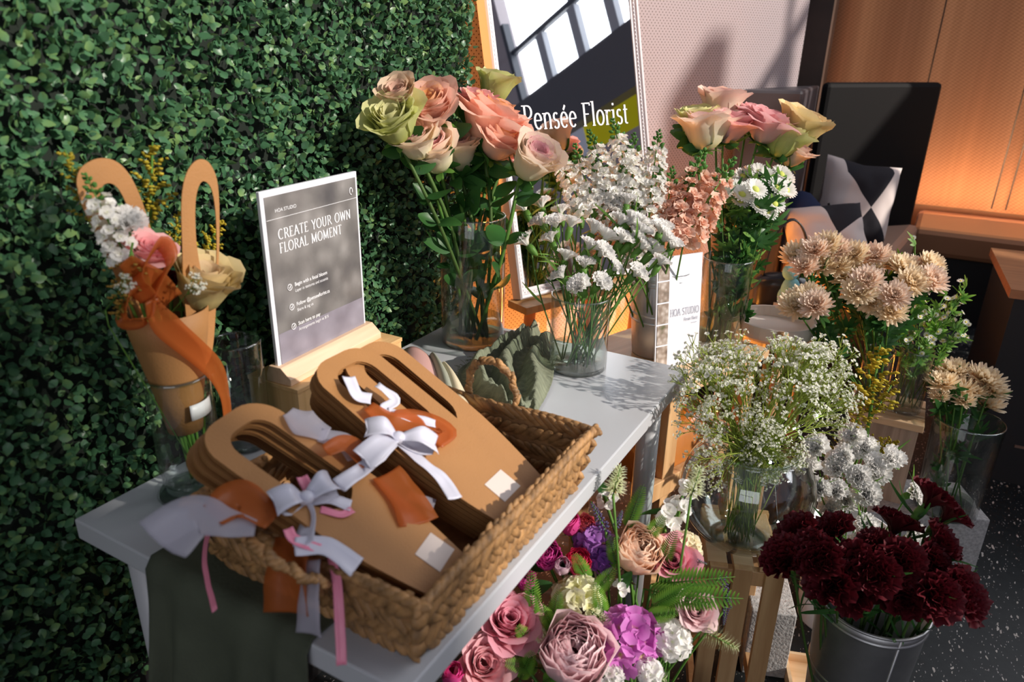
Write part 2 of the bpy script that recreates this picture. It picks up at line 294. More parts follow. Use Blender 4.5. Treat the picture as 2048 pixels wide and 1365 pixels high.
FERNS=[((0.638,0.571,0.609),(0.656,0.58,0.694)),((0.642,0.522,0.567),(0.636,0.498,0.634)),((0.552,0.391,0.501),(0.543,0.396,0.594)),((0.58,0.407,0.501),(0.593,0.397,0.573)),((0.673,0.577,0.598),(0.701,0.563,0.658)),((0.708,0.561,0.568),(0.725,0.556,0.642)),((0.711,0.535,0.546),(0.828,0.556,0.596)),((0.702,0.521,0.539),(0.808,0.506,0.566)),((0.715,0.507,0.521),(0.772,0.513,0.586)),((0.626,0.477,0.537),(0.656,0.465,0.599)),((0.597,0.415,0.5),(0.655,0.375,0.531)),((0.561,0.368,0.479),(0.559,0.332,0.538)),((0.584,0.35,0.455),(0.563,0.291,0.506)),((0.601,0.342,0.443),(0.653,0.335,0.502)),((0.566,0.329,0.447),(0.589,0.316,0.514)),((0.717,0.495,0.511),(0.762,0.471,0.558)),((0.716,0.523,0.534),(0.848,0.539,0.574)),((0.604,0.483,0.551),(0.596,0.449,0.612)),((0.649,0.456,0.51),(0.641,0.435,0.582)),((0.587,0.4,0.493),(0.579,0.37,0.558))]
LAVENDER=[((0.61,0.544,0.608),(0.586,0.524,0.673)),((0.623,0.555,0.614),(0.635,0.546,0.66)),((0.738,0.6,0.571),(0.778,0.588,0.578)),((0.796,0.62,0.543),(0.829,0.585,0.508)),((0.817,0.607,0.491),(0.823,0.569,0.482))]
FOXTAIL=[((0.797,0.515,0.505),(0.859,0.519,0.492)),((0.628,0.513,0.706),(0.635,0.519,0.761)),((0.702,0.432,0.441),(0.769,0.446,0.444)),((0.636,0.435,0.53),(0.674,0.429,0.523)),((0.739,0.576,0.706),(0.747,0.582,0.761))]
GYPS=[(0.578,0.895,0.779),(0.623,0.777,0.88),(0.647,0.822,0.92),(0.679,0.842,0.92),(0.69,1.021,0.855),(0.759,0.902,0.907),(0.657,0.764,0.823),(0.652,0.959,0.789),(0.725,0.841,0.85),(0.746,1.005,0.772),(0.776,1.006,0.834),(0.81,1.076,0.851),(0.839,1.128,0.862),(0.881,1.067,0.89),(0.911,1.121,0.846),(0.864,0.902,0.86),(0.897,1.079,0.791),(0.949,1.04,0.786),(0.825,1.013,0.765),(0.812,0.859,0.792),(0.876,1.032,0.726),(0.942,1.101,0.69),(0.767,0.819,0.787),(0.706,0.846,0.77),(0.661,0.855,0.711),(0.832,1.001,0.669),(0.908,0.907,0.703),(0.644,0.767,0.756),(0.807,0.855,0.708),(0.725,0.89,0.679),(0.898,1.094,0.83),(0.821,0.999,0.92),(0.827,0.913,0.742),(0.717,0.91,0.854),(0.658,0.87,0.866),(0.962,1.035,0.812),(0.697,0.76,0.732),(0.729,0.85,0.654),(0.762,0.96,0.585),(0.823,0.873,0.638),(0.856,0.969,0.616),(0.91,0.871,0.667),(0.704,0.858,0.595),(0.849,0.943,0.562),(0.659,0.851,0.643),(0.766,0.849,0.598),(0.816,0.858,0.575),(0.73,0.848,0.568),(0.785,1.088,0.873),(0.844,0.955,0.936),(0.887,0.964,0.931),(0.693,0.997,0.874),(0.63,1.004,0.87),(0.61,0.835,0.755),(0.609,0.859,0.85),(0.712,0.992,0.855),(0.664,0.783,0.765),(0.75,0.864,0.787),(0.797,0.897,0.84),(0.866,1.043,0.853),(0.889,0.989,0.86),(0.901,0.945,0.797),(0.831,0.987,0.717),(0.908,1.089,0.693),(0.775,0.865,0.744),(0.67,0.883,0.68),(0.888,0.903,0.622),(0.799,0.964,0.615),(0.939,1.054,0.788),(0.827,0.884,0.736),(0.691,0.837,0.829),(0.692,0.717,0.678),(0.811,0.859,0.584),(0.879,0.884,0.609),(0.713,0.733,0.604),(0.683,0.779,0.635),(0.846,0.836,0.58),(0.83,1.062,0.83),(0.861,0.944,0.893),(0.611,0.999,0.84)]
SOLID=[((0.947,1.359,0.749),(0.962,1.261,0.573)),((1.029,1.307,0.537),(0.956,1.237,0.53)),((0.945,1.317,0.661),(0.931,1.233,0.551)),((0.994,1.35,0.673),(0.962,1.271,0.594)),((0.926,1.26,0.563),(0.905,1.188,0.485))]
ASTER=[(0.969,1.785,0.9),(0.941,1.773,0.856),(0.912,1.721,0.836),(1.114,1.881,0.778),(1.087,1.842,0.732),(1.123,1.799,0.708),(1.14,1.783,0.688),(1.069,1.826,0.763),(1.017,1.829,0.775),(1.051,1.742,0.741),(1.011,1.789,0.748),(1.011,1.804,0.684),(0.98,1.689,0.685),(1.055,1.68,0.675),(1.07,1.707,0.713),(1.108,1.842,0.751)]
KB={'pts':[(0.06,0.069,1.233),(0.06,0.143,1.223),(0.06,0.215,1.229),(0.06,0.237,1.2),(0.06,0.132,0.864),(0.06,0.191,0.846),(0.06,0.105,1.056),(0.06,0.216,0.992)]}
KFLOW={'stockw':[(0.09,0.064,1.233),(0.09,0.097,1.119)],'goldA':[(0.04,0.074,1.258),(0.05,0.09,1.142)],'goldB':[(0.03,0.202,1.254),(0.05,0.16,1.127)],'goldC':[(0.06,0.276,1.135),(0.07,0.209,1.075)],'goldD':[(0.13,0.045,1.06),(0.12,0.086,1.14)],'goldE':[(0.03,0.228,1.155),(0.05,0.195,1.097)],'rose':(0.1,0.189,1.047),'rosep':(0.1,0.12,1.122),'wht':(0.1,0.1,1.17),'gyp':[(0.12,0.124,1.062),(0.12,0.038,1.093)],'stemend':[(0.08,0.196,0.827)]}
RIB={'front_loop_a':[(0.423,0.049,0.894),(0.408,0.039,0.902),(0.411,0.013,0.9),(0.428,0.006,0.891),(0.426,0.032,0.892),(0.423,0.049,0.894)],'front_loop_b':[(0.423,0.049,0.894),(0.412,0.078,0.9),(0.427,0.089,0.891),(0.436,0.068,0.886),(0.43,0.054,0.89),(0.423,0.049,0.894)],'front_tail_a':[(0.423,0.049,0.894),(0.44,0.038,0.884),(0.46,0.009,0.873)],'front_tail_b':[(0.426,0.051,0.892),(0.437,0.075,0.886),(0.456,0.09,0.875)],'front_tail_c':[(0.456,-0.001,0.875),(0.476,0.024,0.865),(0.511,0.033,0.845)],'front_sheer':[(0.381,-0.104,0.917),(0.376,-0.062,0.919),(0.398,-0.04,0.907),(0.419,-0.02,0.896)],'front_orange':[(0.385,-0.045,0.915),(0.386,-0.01,0.914),(0.422,0.001,0.894)],'front_pink_a':[(0.399,0.07,0.907),(0.418,0.062,0.896),(0.423,0.042,0.893)],'front_pink_b':[(0.44,0.056,0.884),(0.457,0.07,0.875),(0.461,0.087,0.873)],'front_pink_c':[(0.437,0.008,0.886),(0.45,0.005,0.879),(0.473,0.018,0.866)],'back_loop_a':[(0.432,0.208,0.899),(0.403,0.205,0.914),(0.403,0.18,0.914),(0.421,0.174,0.905),(0.432,0.208,0.899)],'back_loop_b':[(0.432,0.208,0.899),(0.446,0.236,0.891),(0.467,0.241,0.879),(0.468,0.216,0.879),(0.432,0.208,0.899)],'back_tail_a':[(0.432,0.203,0.899),(0.437,0.153,0.896),(0.438,0.09,0.896)],'back_tail_b':[(0.436,0.211,0.896),(0.476,0.211,0.874),(0.503,0.212,0.86),(0.529,0.2,0.845)],'back_loop_c':[(0.431,0.202,0.899),(0.426,0.163,0.902),(0.432,0.138,0.899),(0.442,0.162,0.893),(0.431,0.202,0.899)],'back_orange':[(0.377,0.218,0.929),(0.413,0.225,0.909),(0.429,0.264,0.9),(0.458,0.286,0.884),(0.464,0.252,0.881)],'back_orange_b':[(0.397,0.114,0.918),(0.402,0.144,0.915),(0.435,0.151,0.897)],'back_white_a':[(0.329,0.235,0.955),(0.355,0.221,0.941),(0.37,0.233,0.932)],'back_white_b':[(0.358,0.26,0.94),(0.387,0.264,0.923),(0.391,0.236,0.921),(0.425,0.264,0.902),(0.443,0.28,0.892)],'left_white':[(0.319,0.13,0.943),(0.341,0.134,0.931),(0.368,0.149,0.916)],'left_white_b':[(0.362,0.141,0.919),(0.389,0.157,0.904),(0.412,0.153,0.892)],'gap_orange':[(0.445,0.166,0.873),(0.482,0.159,0.853),(0.513,0.143,0.836)],'gap_white':[(0.48,0.167,0.854),(0.493,0.175,0.847),(0.509,0.184,0.838)]}
PINKTAIL=[[(0.228,0.084,0.802),(0.258,0.036,0.798),(0.299,-0.006,0.789),(0.351,-0.037,0.766)],[(0.458,0.045,0.852),(0.492,0.021,0.838),(0.515,-0.002,0.803),(0.532,-0.022,0.764)]]
KRIB={'tail':[(0.14,0.086,1.077),(0.14,0.101,1.038),(0.14,0.159,0.958),(0.14,0.175,0.904),(0.14,0.174,0.854)],'loop':[(0.14,0.086,1.077),(0.14,0.12,1.122),(0.14,0.113,1.143),(0.14,0.078,1.106),(0.14,0.086,1.077)],'loop2':[(0.135,0.089,1.075),(0.135,0.067,1.088),(0.135,0.051,1.059),(0.135,0.078,1.051),(0.135,0.089,1.075)],'sheer':[(0.13,0.069,1.132),(0.13,0.097,1.099),(0.13,0.124,1.064)]}
GAUZE=[[(0.2,0.869),(0.207,0.999),(0.256,1.023)],[(0.193,0.791),(0.231,0.907),(0.304,0.935)],[(0.193,0.711),(0.259,0.792),(0.348,0.848)],[(0.263,0.637),(0.321,0.686),(0.385,0.767)],[(0.354,0.583),(0.385,0.614),(0.416,0.656)],[(0.414,0.511),(0.435,0.544),(0.434,0.598)]]
PAPER=[[(0.029,0.722,0.75),(0.095,0.74,0.75),(0.399,0.452,0.8),(0.352,0.315,0.85)],[(0.095,0.74,0.75),(0.143,0.713,0.75),(0.347,0.494,0.8),(0.407,0.368,0.85)],[(0.143,0.713,0.75),(0.197,0.681,0.75),(0.387,0.475,0.8),(0.408,0.388,0.85)]]
# ================================================================== SETTING
def terrazzo():
    m, N, L, p = newmat('terrazzo'); tc = N.new('ShaderNodeTexCoord'); nm = NM(N, L); col = (.022, .026, .030)
    nz = N.new('ShaderNodeTexNoise'); nz.inputs['Scale'].default_value = 40; L.new(tc.outputs['Object'], nz.inputs[0])
    cur = mixc(N, L, nz.outputs[0], (.008, .010, .011), (.022, .027, .029))
    for sc, thr, frac, ca, cb, rot in ((75, .26, .36, (.55, .52, .48), (.35, .31, .26), .4), (140, .26, .34, (.45, .43, .42), (.25, .22, .2), 1.3), (45, .24, .22, (.60, .58, .55), (.42, .36, .30), .75)):
        dn = N.new('ShaderNodeTexNoise'); dn.inputs['Scale'].default_value = sc * .7; L.new(tc.outputs['Object'], dn.inputs[0])
        va = N.new('ShaderNodeVectorMath'); va.operation = 'MULTIPLY_ADD'; va.inputs[1].default_value = (.9 / sc,) * 3; L.new(dn.outputs['Color'], va.inputs[0]); L.new(tc.outputs['Object'], va.inputs[2])
        v = N.new('ShaderNodeTexVoronoi'); v.inputs['Scale'].default_value = sc; mp = N.new('ShaderNodeMapping'); mp.inputs['Rotation'].default_value = (0, 0, rot); mp.inputs['Scale'].default_value = (1.9, .62, 1); L.new(va.outputs[0], mp.inputs[0]); L.new(mp.outputs[0], v.inputs['Vector'])
        sx = N.new('ShaderNodeSeparateColor'); L.new(v.outputs['Color'], sx.inputs[0])
        rad = nm('MULTIPLY', sx.outputs[1], thr * 1.3)
        inside = nm('MULTIPLY', nm('LESS_THAN', v.outputs['Distance'], rad), nm('LESS_THAN', sx.outputs[0], frac))
        cur = mixc(N, L, inside, cur, mixc(N, L, sx.outputs[2], ca, cb))
    L.new(cur, p.inputs['Base Color']); S(p, Roughness=.42); p.inputs['Specular IOR Level'].default_value = .3; return m
floor = struct(obj('floor', box(-3, 8, -3, 8, -.1, 0), terrazzo(), smooth=False))

def perforated():
    m, N, L, p = newmat('perforated_panel'); nm = NM(N, L); tc = N.new('ShaderNodeTexCoord'); sx = N.new('ShaderNodeSeparateXYZ'); L.new(tc.outputs['Object'], sx.inputs[0])
    pit = .0165; best = None
    for off in (0.0, .5):
        fx = nm('SUBTRACT', nm('FRACT', nm('ADD', nm('DIVIDE', sx.outputs[0], pit), 50 + off)), .5); fz = nm('SUBTRACT', nm('FRACT', nm('ADD', nm('DIVIDE', sx.outputs[2], pit), 50 + off)), .5)
        d = nm('SQRT', nm('ADD', nm('MULTIPLY', fx, fx), nm('MULTIPLY', fz, fz)))
        best = d if best is None else nm('MINIMUM', best, d)
    hole = nm('LESS_THAN', best, .125)
    L.new(mixc(N, L, hole, (.385, .315, .32), (.065, .04, .035)), p.inputs['Base Color']); S(p, Roughness=.55); return m
RA = math.radians(68)
wall = struct(obj('wall_left', box(-1.6, 1.67, 0, .04, 0, 3.2), perforated(), smooth=False)); wall.location = (-.212, 1.316, 0); wall.rotation_euler = (0, 0, RA)
# warm strip light on the floor behind the hedge and easel, washing up the perforated panel
nrm = Vector((math.sin(RA), -math.cos(RA), 0)); u_w = Vector((math.cos(RA), math.sin(RA), 0))
add_light('warm_strip', 'AREA', 40.0, (1.0, .34, .05), loc=Vector((-.212, 1.316, .16)) + nrm * .20 + u_w * .35, direction=Vector((0, 0, 1)) - nrm * .30, size=2.6, size_y=.05)
add_light('warm_edge_fill', 'AREA', 8.0, (1.0, .36, .06), loc=Vector((-.212, 1.316, 1.2)) + nrm * .10 - u_w * .30, direction=u_w - nrm * .35, size=.03, size_y=2.2)  # added upright fill brightening the orange gap, no lamp seen there
add_light('bench_strip', 'AREA', 30.0, (1.0, .56, .30), loc=(1.55, 4.40, .53), direction=(0, .45, 1), size=1.5, size_y=.06)
def woven():
    m, N, L, p = newmat('woven_blind'); nm = NM(N, L); tc = N.new('ShaderNodeTexCoord'); sx = N.new('ShaderNodeSeparateXYZ'); L.new(tc.outputs['Object'], sx.inputs[0])
    a = nm('SINE', nm('ADD', nm('MULTIPLY', sx.outputs[0], 230.0), nm('MULTIPLY', sx.outputs[2], 90.0))); b = nm('SINE', nm('MULTIPLY', sx.outputs[2], 330.0))
    weave = nm('MULTIPLY_ADD', nm('MULTIPLY', a, b), .5, .5)
    mp = N.new('ShaderNodeMapping'); mp.inputs['Scale'].default_value = (14, 14, .15); L.new(tc.outputs['Object'], mp.inputs[0])
    nz = N.new('ShaderNodeTexNoise'); nz.inputs['Scale'].default_value = 1.6; nz.inputs['Detail'].default_value = 4; L.new(mp.outputs[0], nz.inputs[0])
    f = nm('MULTIPLY_ADD', weave, .45, nm('MULTIPLY', nz.outputs[0], .6))
    c = mixc(N, L, f, (.30, .13, .06), (.74, .37, .19)); L.new(c, p.inputs['Base Color']); S(p, Roughness=.8)
    tr = N.new('ShaderNodeBsdfTranslucent'); L.new(c, tr.inputs[0]); mx = N.new('ShaderNodeMixShader'); mx.inputs[0].default_value = .75
    L.new(p.outputs[0], mx.inputs[1]); L.new(tr.outputs[0], mx.inputs[2]); L.new(mx.outputs[0], N['Material Output'].inputs[0]); return m
bl = thing('roller_blind', 'orange brown woven blind glowing with sun behind the bench', 'blind', (.28, 4.62, 0))
g = G(); nx = 120
xs = np.linspace(0, 1.9, nx); yy = .006 * np.sin(xs * 16) + .01 * vnoise(np.stack([xs * 3, xs * 0, xs * 0], -1), 2)
g.add(np.concatenate([np.stack([xs, yy, np.full(nx, .53)], -1), np.stack([xs, yy, np.full(nx, 2.6)], -1)]), grid_faces(2, nx))
obj('fabric', g, woven(), bl)
for x0 in (.55, 1.02, 1.09): obj('hanging_cord', tube([(x0, -.02, 2.6), (x0 + .004, -.022, 1.6), (x0 - .004, -.02, .55)], .004), M['black'], bl)
struct(obj('wall_back', box(-1.2, 2.4, 4.9, 5.0, 0, .5, g=box(-1.2, .30, 4.64, 4.9, 0, 3.2)), plain('brown_wall', (.16, .09, .055)), smooth=False))
struct(obj('trim_1', box(-.05, .42, 3.45, 3.6, 0, 3.2), plain('dark_brown_column', (.075, .042, .028), .6, var=.3, scale=6), smooth=False))

# window wall (near end seen in the mirror, lets the sun in)
def wbox(s0, s1, d0, d1, z0, z1, g=None):
    V, F = box_vf(s0, s1, d0, d1, z0, z1); V = np.array(V); W = np.array(WW)[None] + V[:, :1] * np.array(WE) - V[:, 1:2] * np.array(WM); W[:, 2] = V[:, 2]
    g = g or G(); return g.add(W, F)
lilac = plain('lilac_grey_paint', (.42, .38, .40), .7)
struct(obj('wall_right_with_sun_blocks', wbox(-.05, 8.2, 0, .12, 0, 1.88, wbox(8.0, 8.2, 0, .12, 1.88, 7.6, wbox(1.95, 4.4, 0, .12, 1.88, 3.05, wbox(4.4, 5.1, 0, .12, 1.88, 3.3, wbox(5.1, 8.0, 0, .12, 1.88, 4.12, wbox(6.86, 8.0, 0, .12, 4.12, 6.05, wbox(1.53, 1.93, 0, .12, 1.88, 3.62))))))), lilac, smooth=False))  # stepped far sills and tall pier are unseen, added to block the sun
struct(obj('trim_2', wbox(-.05, 1.95, -.02, .14, 2.15, 2.60), plain('grey_spandrel', (.10, .10, .115), .45), smooth=False))
wf = obj('window_1', wbox(1.47, 1.52, -.02, .05, 2.6, 3.3, wbox(-.05, 1.95, 0, .05, 3.01, 3.05, wbox(-.05, 8.0, -.03, .1, 7.52, 7.6))), M['steel_dark'], smooth=False); struct(wf)
g = G()
for s0 in (.54, .12, 1.0): wbox(s0, s0 + .10, .0, .06, 2.6, 3.0, g)
for s0 in (.57,): wbox(s0, s0 + .03, .0, .03, 3.05, 3.3, g)
struct(obj('window_2', g, plain('pale_window_frame', (.40, .43, .48), .4), smooth=False))
struct(obj('window_3', wbox(-.06, -.02, 0, .06, 0, 7.5, wbox(-1.25, -1.2, 0, .1, 0, 7.6)), M['steel_dark'], smooth=False))
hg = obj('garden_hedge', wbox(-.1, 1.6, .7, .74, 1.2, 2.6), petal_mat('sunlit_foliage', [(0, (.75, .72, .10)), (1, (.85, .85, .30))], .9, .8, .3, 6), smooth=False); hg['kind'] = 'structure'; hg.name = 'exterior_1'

g = box(-2.5, 5.5, -4.2, -4.05, 0, 1.35)  # added frame and low wall dressing the rear fill lamp, out of view
for x0 in (.5, 1.55, 2.65, 3.75): box(x0, x0 + .07, -4.14, -4.08, 1.35, 3.5, g=g)
box(.5, 3.82, -4.14, -4.08, 2.4, 2.46, g=g); box(.5, 3.82, -4.14, -4.08, 3.44, 3.5, g=g)
struct(obj('rear_fill_frame', g, lilac, smooth=False))

# ================================================================== FURNITURE
def prism(poly, z0, z1, g=None):
    n = len(poly); g = g or G()
    V = [(x, y, z0) for x, y in poly] + [(x, y, z1) for x, y in poly]
    return g.add(V, [tuple(range(n))[::-1], tuple(range(n, 2 * n))] + [(i, (i + 1) % n, n + (i + 1) % n, n + i) for i in range(n)])
ch = thing('high_back_sofa', 'black leather high back booth sofa beside the woven blind', 'sofa', (0, 0, 0))
obj('wing', prism([(.285, 2.45), (.495, 2.55), (.452, 3.20), (.44, 3.02)], .06, 1.247), plain('black_leather_lit', (.055, .048, .055), .45), ch, smooth=False, bevel=.02)  # wing: black leather painted lighter for the light falling on it
obj('backrest', prism([(.455, 3.215), (.49, 3.17), (.925, 3.72), (.885, 3.76)], .06, 1.255), M['black_leather'], ch, smooth=False, bevel=.02)
obj('seat_cushion', prism([(.50, 2.62), (.86, 2.62), (.955, 3.68), (.47, 3.16)], .42, .60), M['tan_leather'], ch, smooth=False, bevel=.03)
obj('base', prism([(.52, 2.66), (.88, 2.62), (.94, 3.62), (.49, 3.16)], 0, .42), M['black'], ch, smooth=False)
be = thing('bench', 'brown leather bench seat in front of the woven blind', 'bench', (0, 0, 0))
obj('seat_cushion', box(.93, 2.3, 4.0, 4.58, .36, .51), M['brown_leather'], be, smooth=False, bevel=.03)
obj('base', box(.95, 2.3, 4.05, 4.56, 0, .36), M['black'], be, smooth=False)
cb = thing('low_cabinet', 'black cabinet with slotted doors and brown wooden top at the right edge', 'cabinet', (1.28, 2.3, 0), math.radians(4))
obj('body', box(0, 1.1, 0, .55, 0, .66), M['black'], cb, smooth=False)
obj('worktop', box(-.02, 1.12, -.02, .57, .66, .69), wood('brown_wood_top', (.30, .13, .06), (.42, .20, .09), (3, 30, 30), 1.2), cb, smooth=False)
for j in range(4):
    for i in range(3): obj('drawer_slot', box(.12 + i * .16, .22 + i * .16, -.006, .002, .50 - j * .12, .508 - j * .12), plain('slot_edge', (.20, .12, .09), .4), cb, smooth=False)

def cushion(name, label, W, H, D, cen, rot, mat):
    n = 25; u = np.linspace(-1, 1, n); U, Vv = np.meshgrid(u, u)
    prof = ((1 - np.abs(U) ** 3.2) * (1 - np.abs(Vv) ** 3.2)) ** .55; pin = 1 - .10 * (1 - np.abs(U * Vv)) * (np.maximum(np.abs(U), np.abs(Vv)) ** 4)
    g = G()
    for sgn in (1, -1):
        P = np.stack([U * W / 2 * pin, sgn * prof * D / 2 + .012 * vnoise(np.stack([U * 3, Vv * 3, U * 0], -1), 1, 5) * prof, Vv * H / 2 * pin], -1)
        f = grid_faces(n, n); g.add(P, f if sgn < 0 else [q[::-1] for q in f])
    o = obj(name, g, mat); o.location = cen; o.rotation_euler = rot; return tag(o, label, 'cushion')
def cushion_mat(ang):
    """off-white linen with woven navy triangles meeting at points"""
    m, N, L, p = newmat('patterned_linen'); nm = NM(N, L); tc = N.new('ShaderNodeTexCoord'); mp = N.new('ShaderNodeMapping'); mp.inputs['Rotation'].default_value = (0, ang, 0)
    L.new(tc.outputs['Object'], mp.inputs[0]); sx = N.new('ShaderNodeSeparateXYZ'); L.new(mp.outputs[0], sx.inputs[0])
    x, z = sx.outputs[0], sx.outputs[2]
    ax = nm('ABSOLUTE', nm('SUBTRACT', x, .03)); az = nm('PINGPONG', nm('ADD', z, 1.38), .17)
    tri = nm('LESS_THAN', ax, nm('MULTIPLY', az, .72)); band = nm('LESS_THAN', ax, .105)
    L.new(mixc(N, L, nm('MULTIPLY', tri, band), (.72, .62, .58), (.013, .012, .018)), p.inputs['Base Color']); S(p, Roughness=.9); return m
cushion('throw_cushion', 'off white cushion with navy triangles standing against black backrest', .33, .36, .17, (.70, 3.03, .775), (math.radians(-14), math.radians(9), math.radians(28)), cushion_mat(.15))
cushion('throw_cushion', 'off white cushion with navy diamonds lying low behind white daisies', .32, .26, .16, (.645, 2.64, .705), (math.radians(-38), math.radians(-6), math.radians(28)), cushion_mat(-.35))
# navy backpack + black handbag with plush charm
bp = thing('backpack', 'rounded navy backpack slumped on the sofa behind pink roses', 'backpack', (.525, 2.70, .60), .5)
a = np.linspace(0, PI, 14); g = G(); lathe([(.001, -.0), (.085, .0), (.105, .05), (.10, .14), (.078, .21), (.035, .25), (.001, .26)], 28, g)
obj('body', g, M['navy'], bp); obj('strap', ribbon([(.09, -.05, .22), (.14, -.10, .10), (.10, -.14, -.05)], .035, (0, 1, .3)), M['black'], bp, solid=.004)
st = thing('bag_stand', 'low black side table under the handbag behind green vase', 'table', (.60, 2.13, 0))
obj('tabletop', lathe([(.001, .50), (.15, .50), (.15, .53), (.001, .53)], 32), M['black'], st, smooth=False); obj('leg', tube([(0, 0, 0), (0, 0, .5)], .03, 10), M['black'], st); obj('base', lathe([(.001, 0), (.14, 0), (.14, .02), (.001, .03)], 28), M['black'], st, smooth=False)
hb = thing('handbag', 'glossy black handbag with ring charms right of the green vase', 'handbag', (.598, 2.10, .532), .4)
g = G(); nn = 20; U, Vv = np.meshgrid(np.linspace(-1, 1, nn), np.linspace(0, 2 * PI, nn, endpoint=False))
rr = np.sqrt(np.maximum(0, 1 - U[0] ** 4)); P = np.stack([np.cos(Vv) * .10 * (1 - np.abs(U) ** 4) ** .5, np.sin(Vv) * .05 * (1 - np.abs(U) ** 4) ** .5, U * .075 + .075], -1)
g.add(P, [tuple(int(k) for k in q) for q in [(j * nn + i, j * nn + i + 1, ((j + 1) % nn) * nn + i + 1, ((j + 1) % nn) * nn + i) for j in range(nn) for i in range(nn - 1)]])
obj('body', g, plain('gloss_black_leather', (.015, .015, .02), .22), hb)
obj('handle', ribbon([(-.07, 0, .13), (-.05, 0, .27), (.0, 0, .33), (.05, 0, .27), (.07, 0, .13)], .02, (0, 1, 0)), M['black'], hb, solid=.005)
obj('charm_ring', tube([(.02 + .018 * math.cos(t), -.06, .24 + .018 * math.sin(t)) for t in np.linspace(0, 2 * PI, 24)], .004, 8), M['chrome'], hb)
obj('chain', tube([(.01, -.06, .222), (.03, -.062, .20), (.035, -.062, .17), (.03, -.062, .14)], .004, 6), M['brass'], hb)
obj('price_tag', box(-.035, -.005, -.064, -.062, .035, .06), M['sticker'], hb, smooth=False)
pc = thing('plush_charm', 'teal plush charm hanging from the black handbag', 'plush charm', (.635, 2.045, .585), .3)
def blob(c, r, g, n=14):
    th, ph = np.meshgrid(np.linspace(0, PI, n), np.linspace(0, 2 * PI, n * 2, endpoint=False)); V = np.stack([np.sin(th) * np.cos(ph) * r[0], np.sin(th) * np.sin(ph) * r[1], np.cos(th) * r[2]], -1).reshape(-1, 3)
    V = V * (1 + .08 * vnoise(V, 40, 3))[:, None] + np.array(c); m2 = n * 2
    return g.add(V, [(j * n + i, j * n + i + 1, ((j + 1) % m2) * n + i + 1, ((j + 1) % m2) * n + i) for j in range(m2) for i in range(n - 1)])
g = G(); blob((0, 0, .05), (.033, .03, .05), g); blob((-.01, 0, .115), (.027, .025, .028), g); blob((-.026, 0, .03), (.014, .013, .03), g); blob((.03, 0, .02), (.014, .013, .03), g); blob((-.01, -.0, .15), (.010, .008, .022), g)
obj('body', g, M['teal'], pc); obj('cord', tube([(-.01, 0, .16), (-.025, 0, .18), (-.03, -.01, .20)], .003), M['teal'], pc)

# ------------------------------------------------------------------ white table
tb = thing('side_table', 'white rectangular table carrying the basket and tall rose vase', 'table', (0, 0, 0))
obj('tabletop', box(0, .6, 0, 1.0, .706, .74), M['white_table'], tb, smooth=False, bevel=.0025)
for x, y in ((.055, .06), (.545, .06), (.545, .93), (.055, .93)):
    obj('leg', tube([(x, y, 0.0), (x, y, .706)], .025, 20), M['white_metal'], tb)
# wooden bench behind the table
wb = thing('wooden_bench', 'light wooden slatted bench just behind the white table', 'bench', (.40, 1.08, 0), math.radians(70.5))
obj('tabletop', box(0, .42, -.165, .165, .635, .66), M['pine_y'], wb, smooth=False, bevel=.003)
for y in (-.155, .135): obj('rail', box(-.02, .43, y, y + .025, .36, .41), M['pine'], wb, smooth=False, bevel=.002)
for x in (.03, .35):
    for y in (-.15, .12): obj('leg', box(x, x + .045, y, y + .03, 0, .635), M['pine'], wb, smooth=False, bevel=.002)
obj('shelf', box(-.01, .42, -.13, .135, .395, .405), M['pine_y'], wb, smooth=False)
wr = thing('wrapped_parcel', 'orange parcel in clear plastic on the bench shelf below tabletop', 'parcel', (.475, 1.20, .405), math.radians(70))
g = G(); n = 18; U, Vv = np.meshgrid(np.linspace(-1, 1, n), np.linspace(-1, 1, n)); hgt = .10 * ((1 - U ** 4) * (1 - Vv ** 4)) ** .4 + .006 * vnoise(np.stack([U, Vv, U * 0], -1), 5, 2)
g.add(np.stack([U * .17, Vv * .10, np.maximum(hgt, 0)], -1), grid_faces(n, n)); g.add(np.stack([U * .17, Vv * .10, hgt * 0], -1), [q[::-1] for q in grid_faces(n, n)])
obj('body', g, plain('orange_paper', (.55, .19, .03), .5), wr)
g = G(); hg2 = hgt * 1.12 + .012 + .018 * vnoise(np.stack([U, Vv, U * 0], -1), 6, 9) * (1 - np.maximum(abs(U), abs(Vv)) ** 6)
g.add(np.stack([U * .19, Vv * .118, np.maximum(hg2 - .012 * (np.maximum(abs(U), abs(Vv)) > .98), .001)], -1), grid_faces(n, n)); obj('plastic_wrap', g, glass_mat('crinkled_plastic', (.96, .95, .93), 2.5, .10, .7, .08), wr)
tr = thing('round_tray', 'white round tray top on a wooden stand behind baby breath', 'tray', (.675, 1.56, 0))
obj('tray_top', lathe([(.001, .655), (.098, .655), (.108, .665), (.108, .70), (.101, .70), (.098, .672), (.001, .67)], 40), plain('cream_enamel', (.74, .68, .62), .35), tr, smooth=False)
for k in range(3):
    a = k * 2.09 + .9; obj('leg', tube([(.118 * math.cos(a), .118 * math.sin(a), .70), (.145 * math.cos(a), .145 * math.sin(a), 0)], .014, 8), M['oak_dark'], tr)

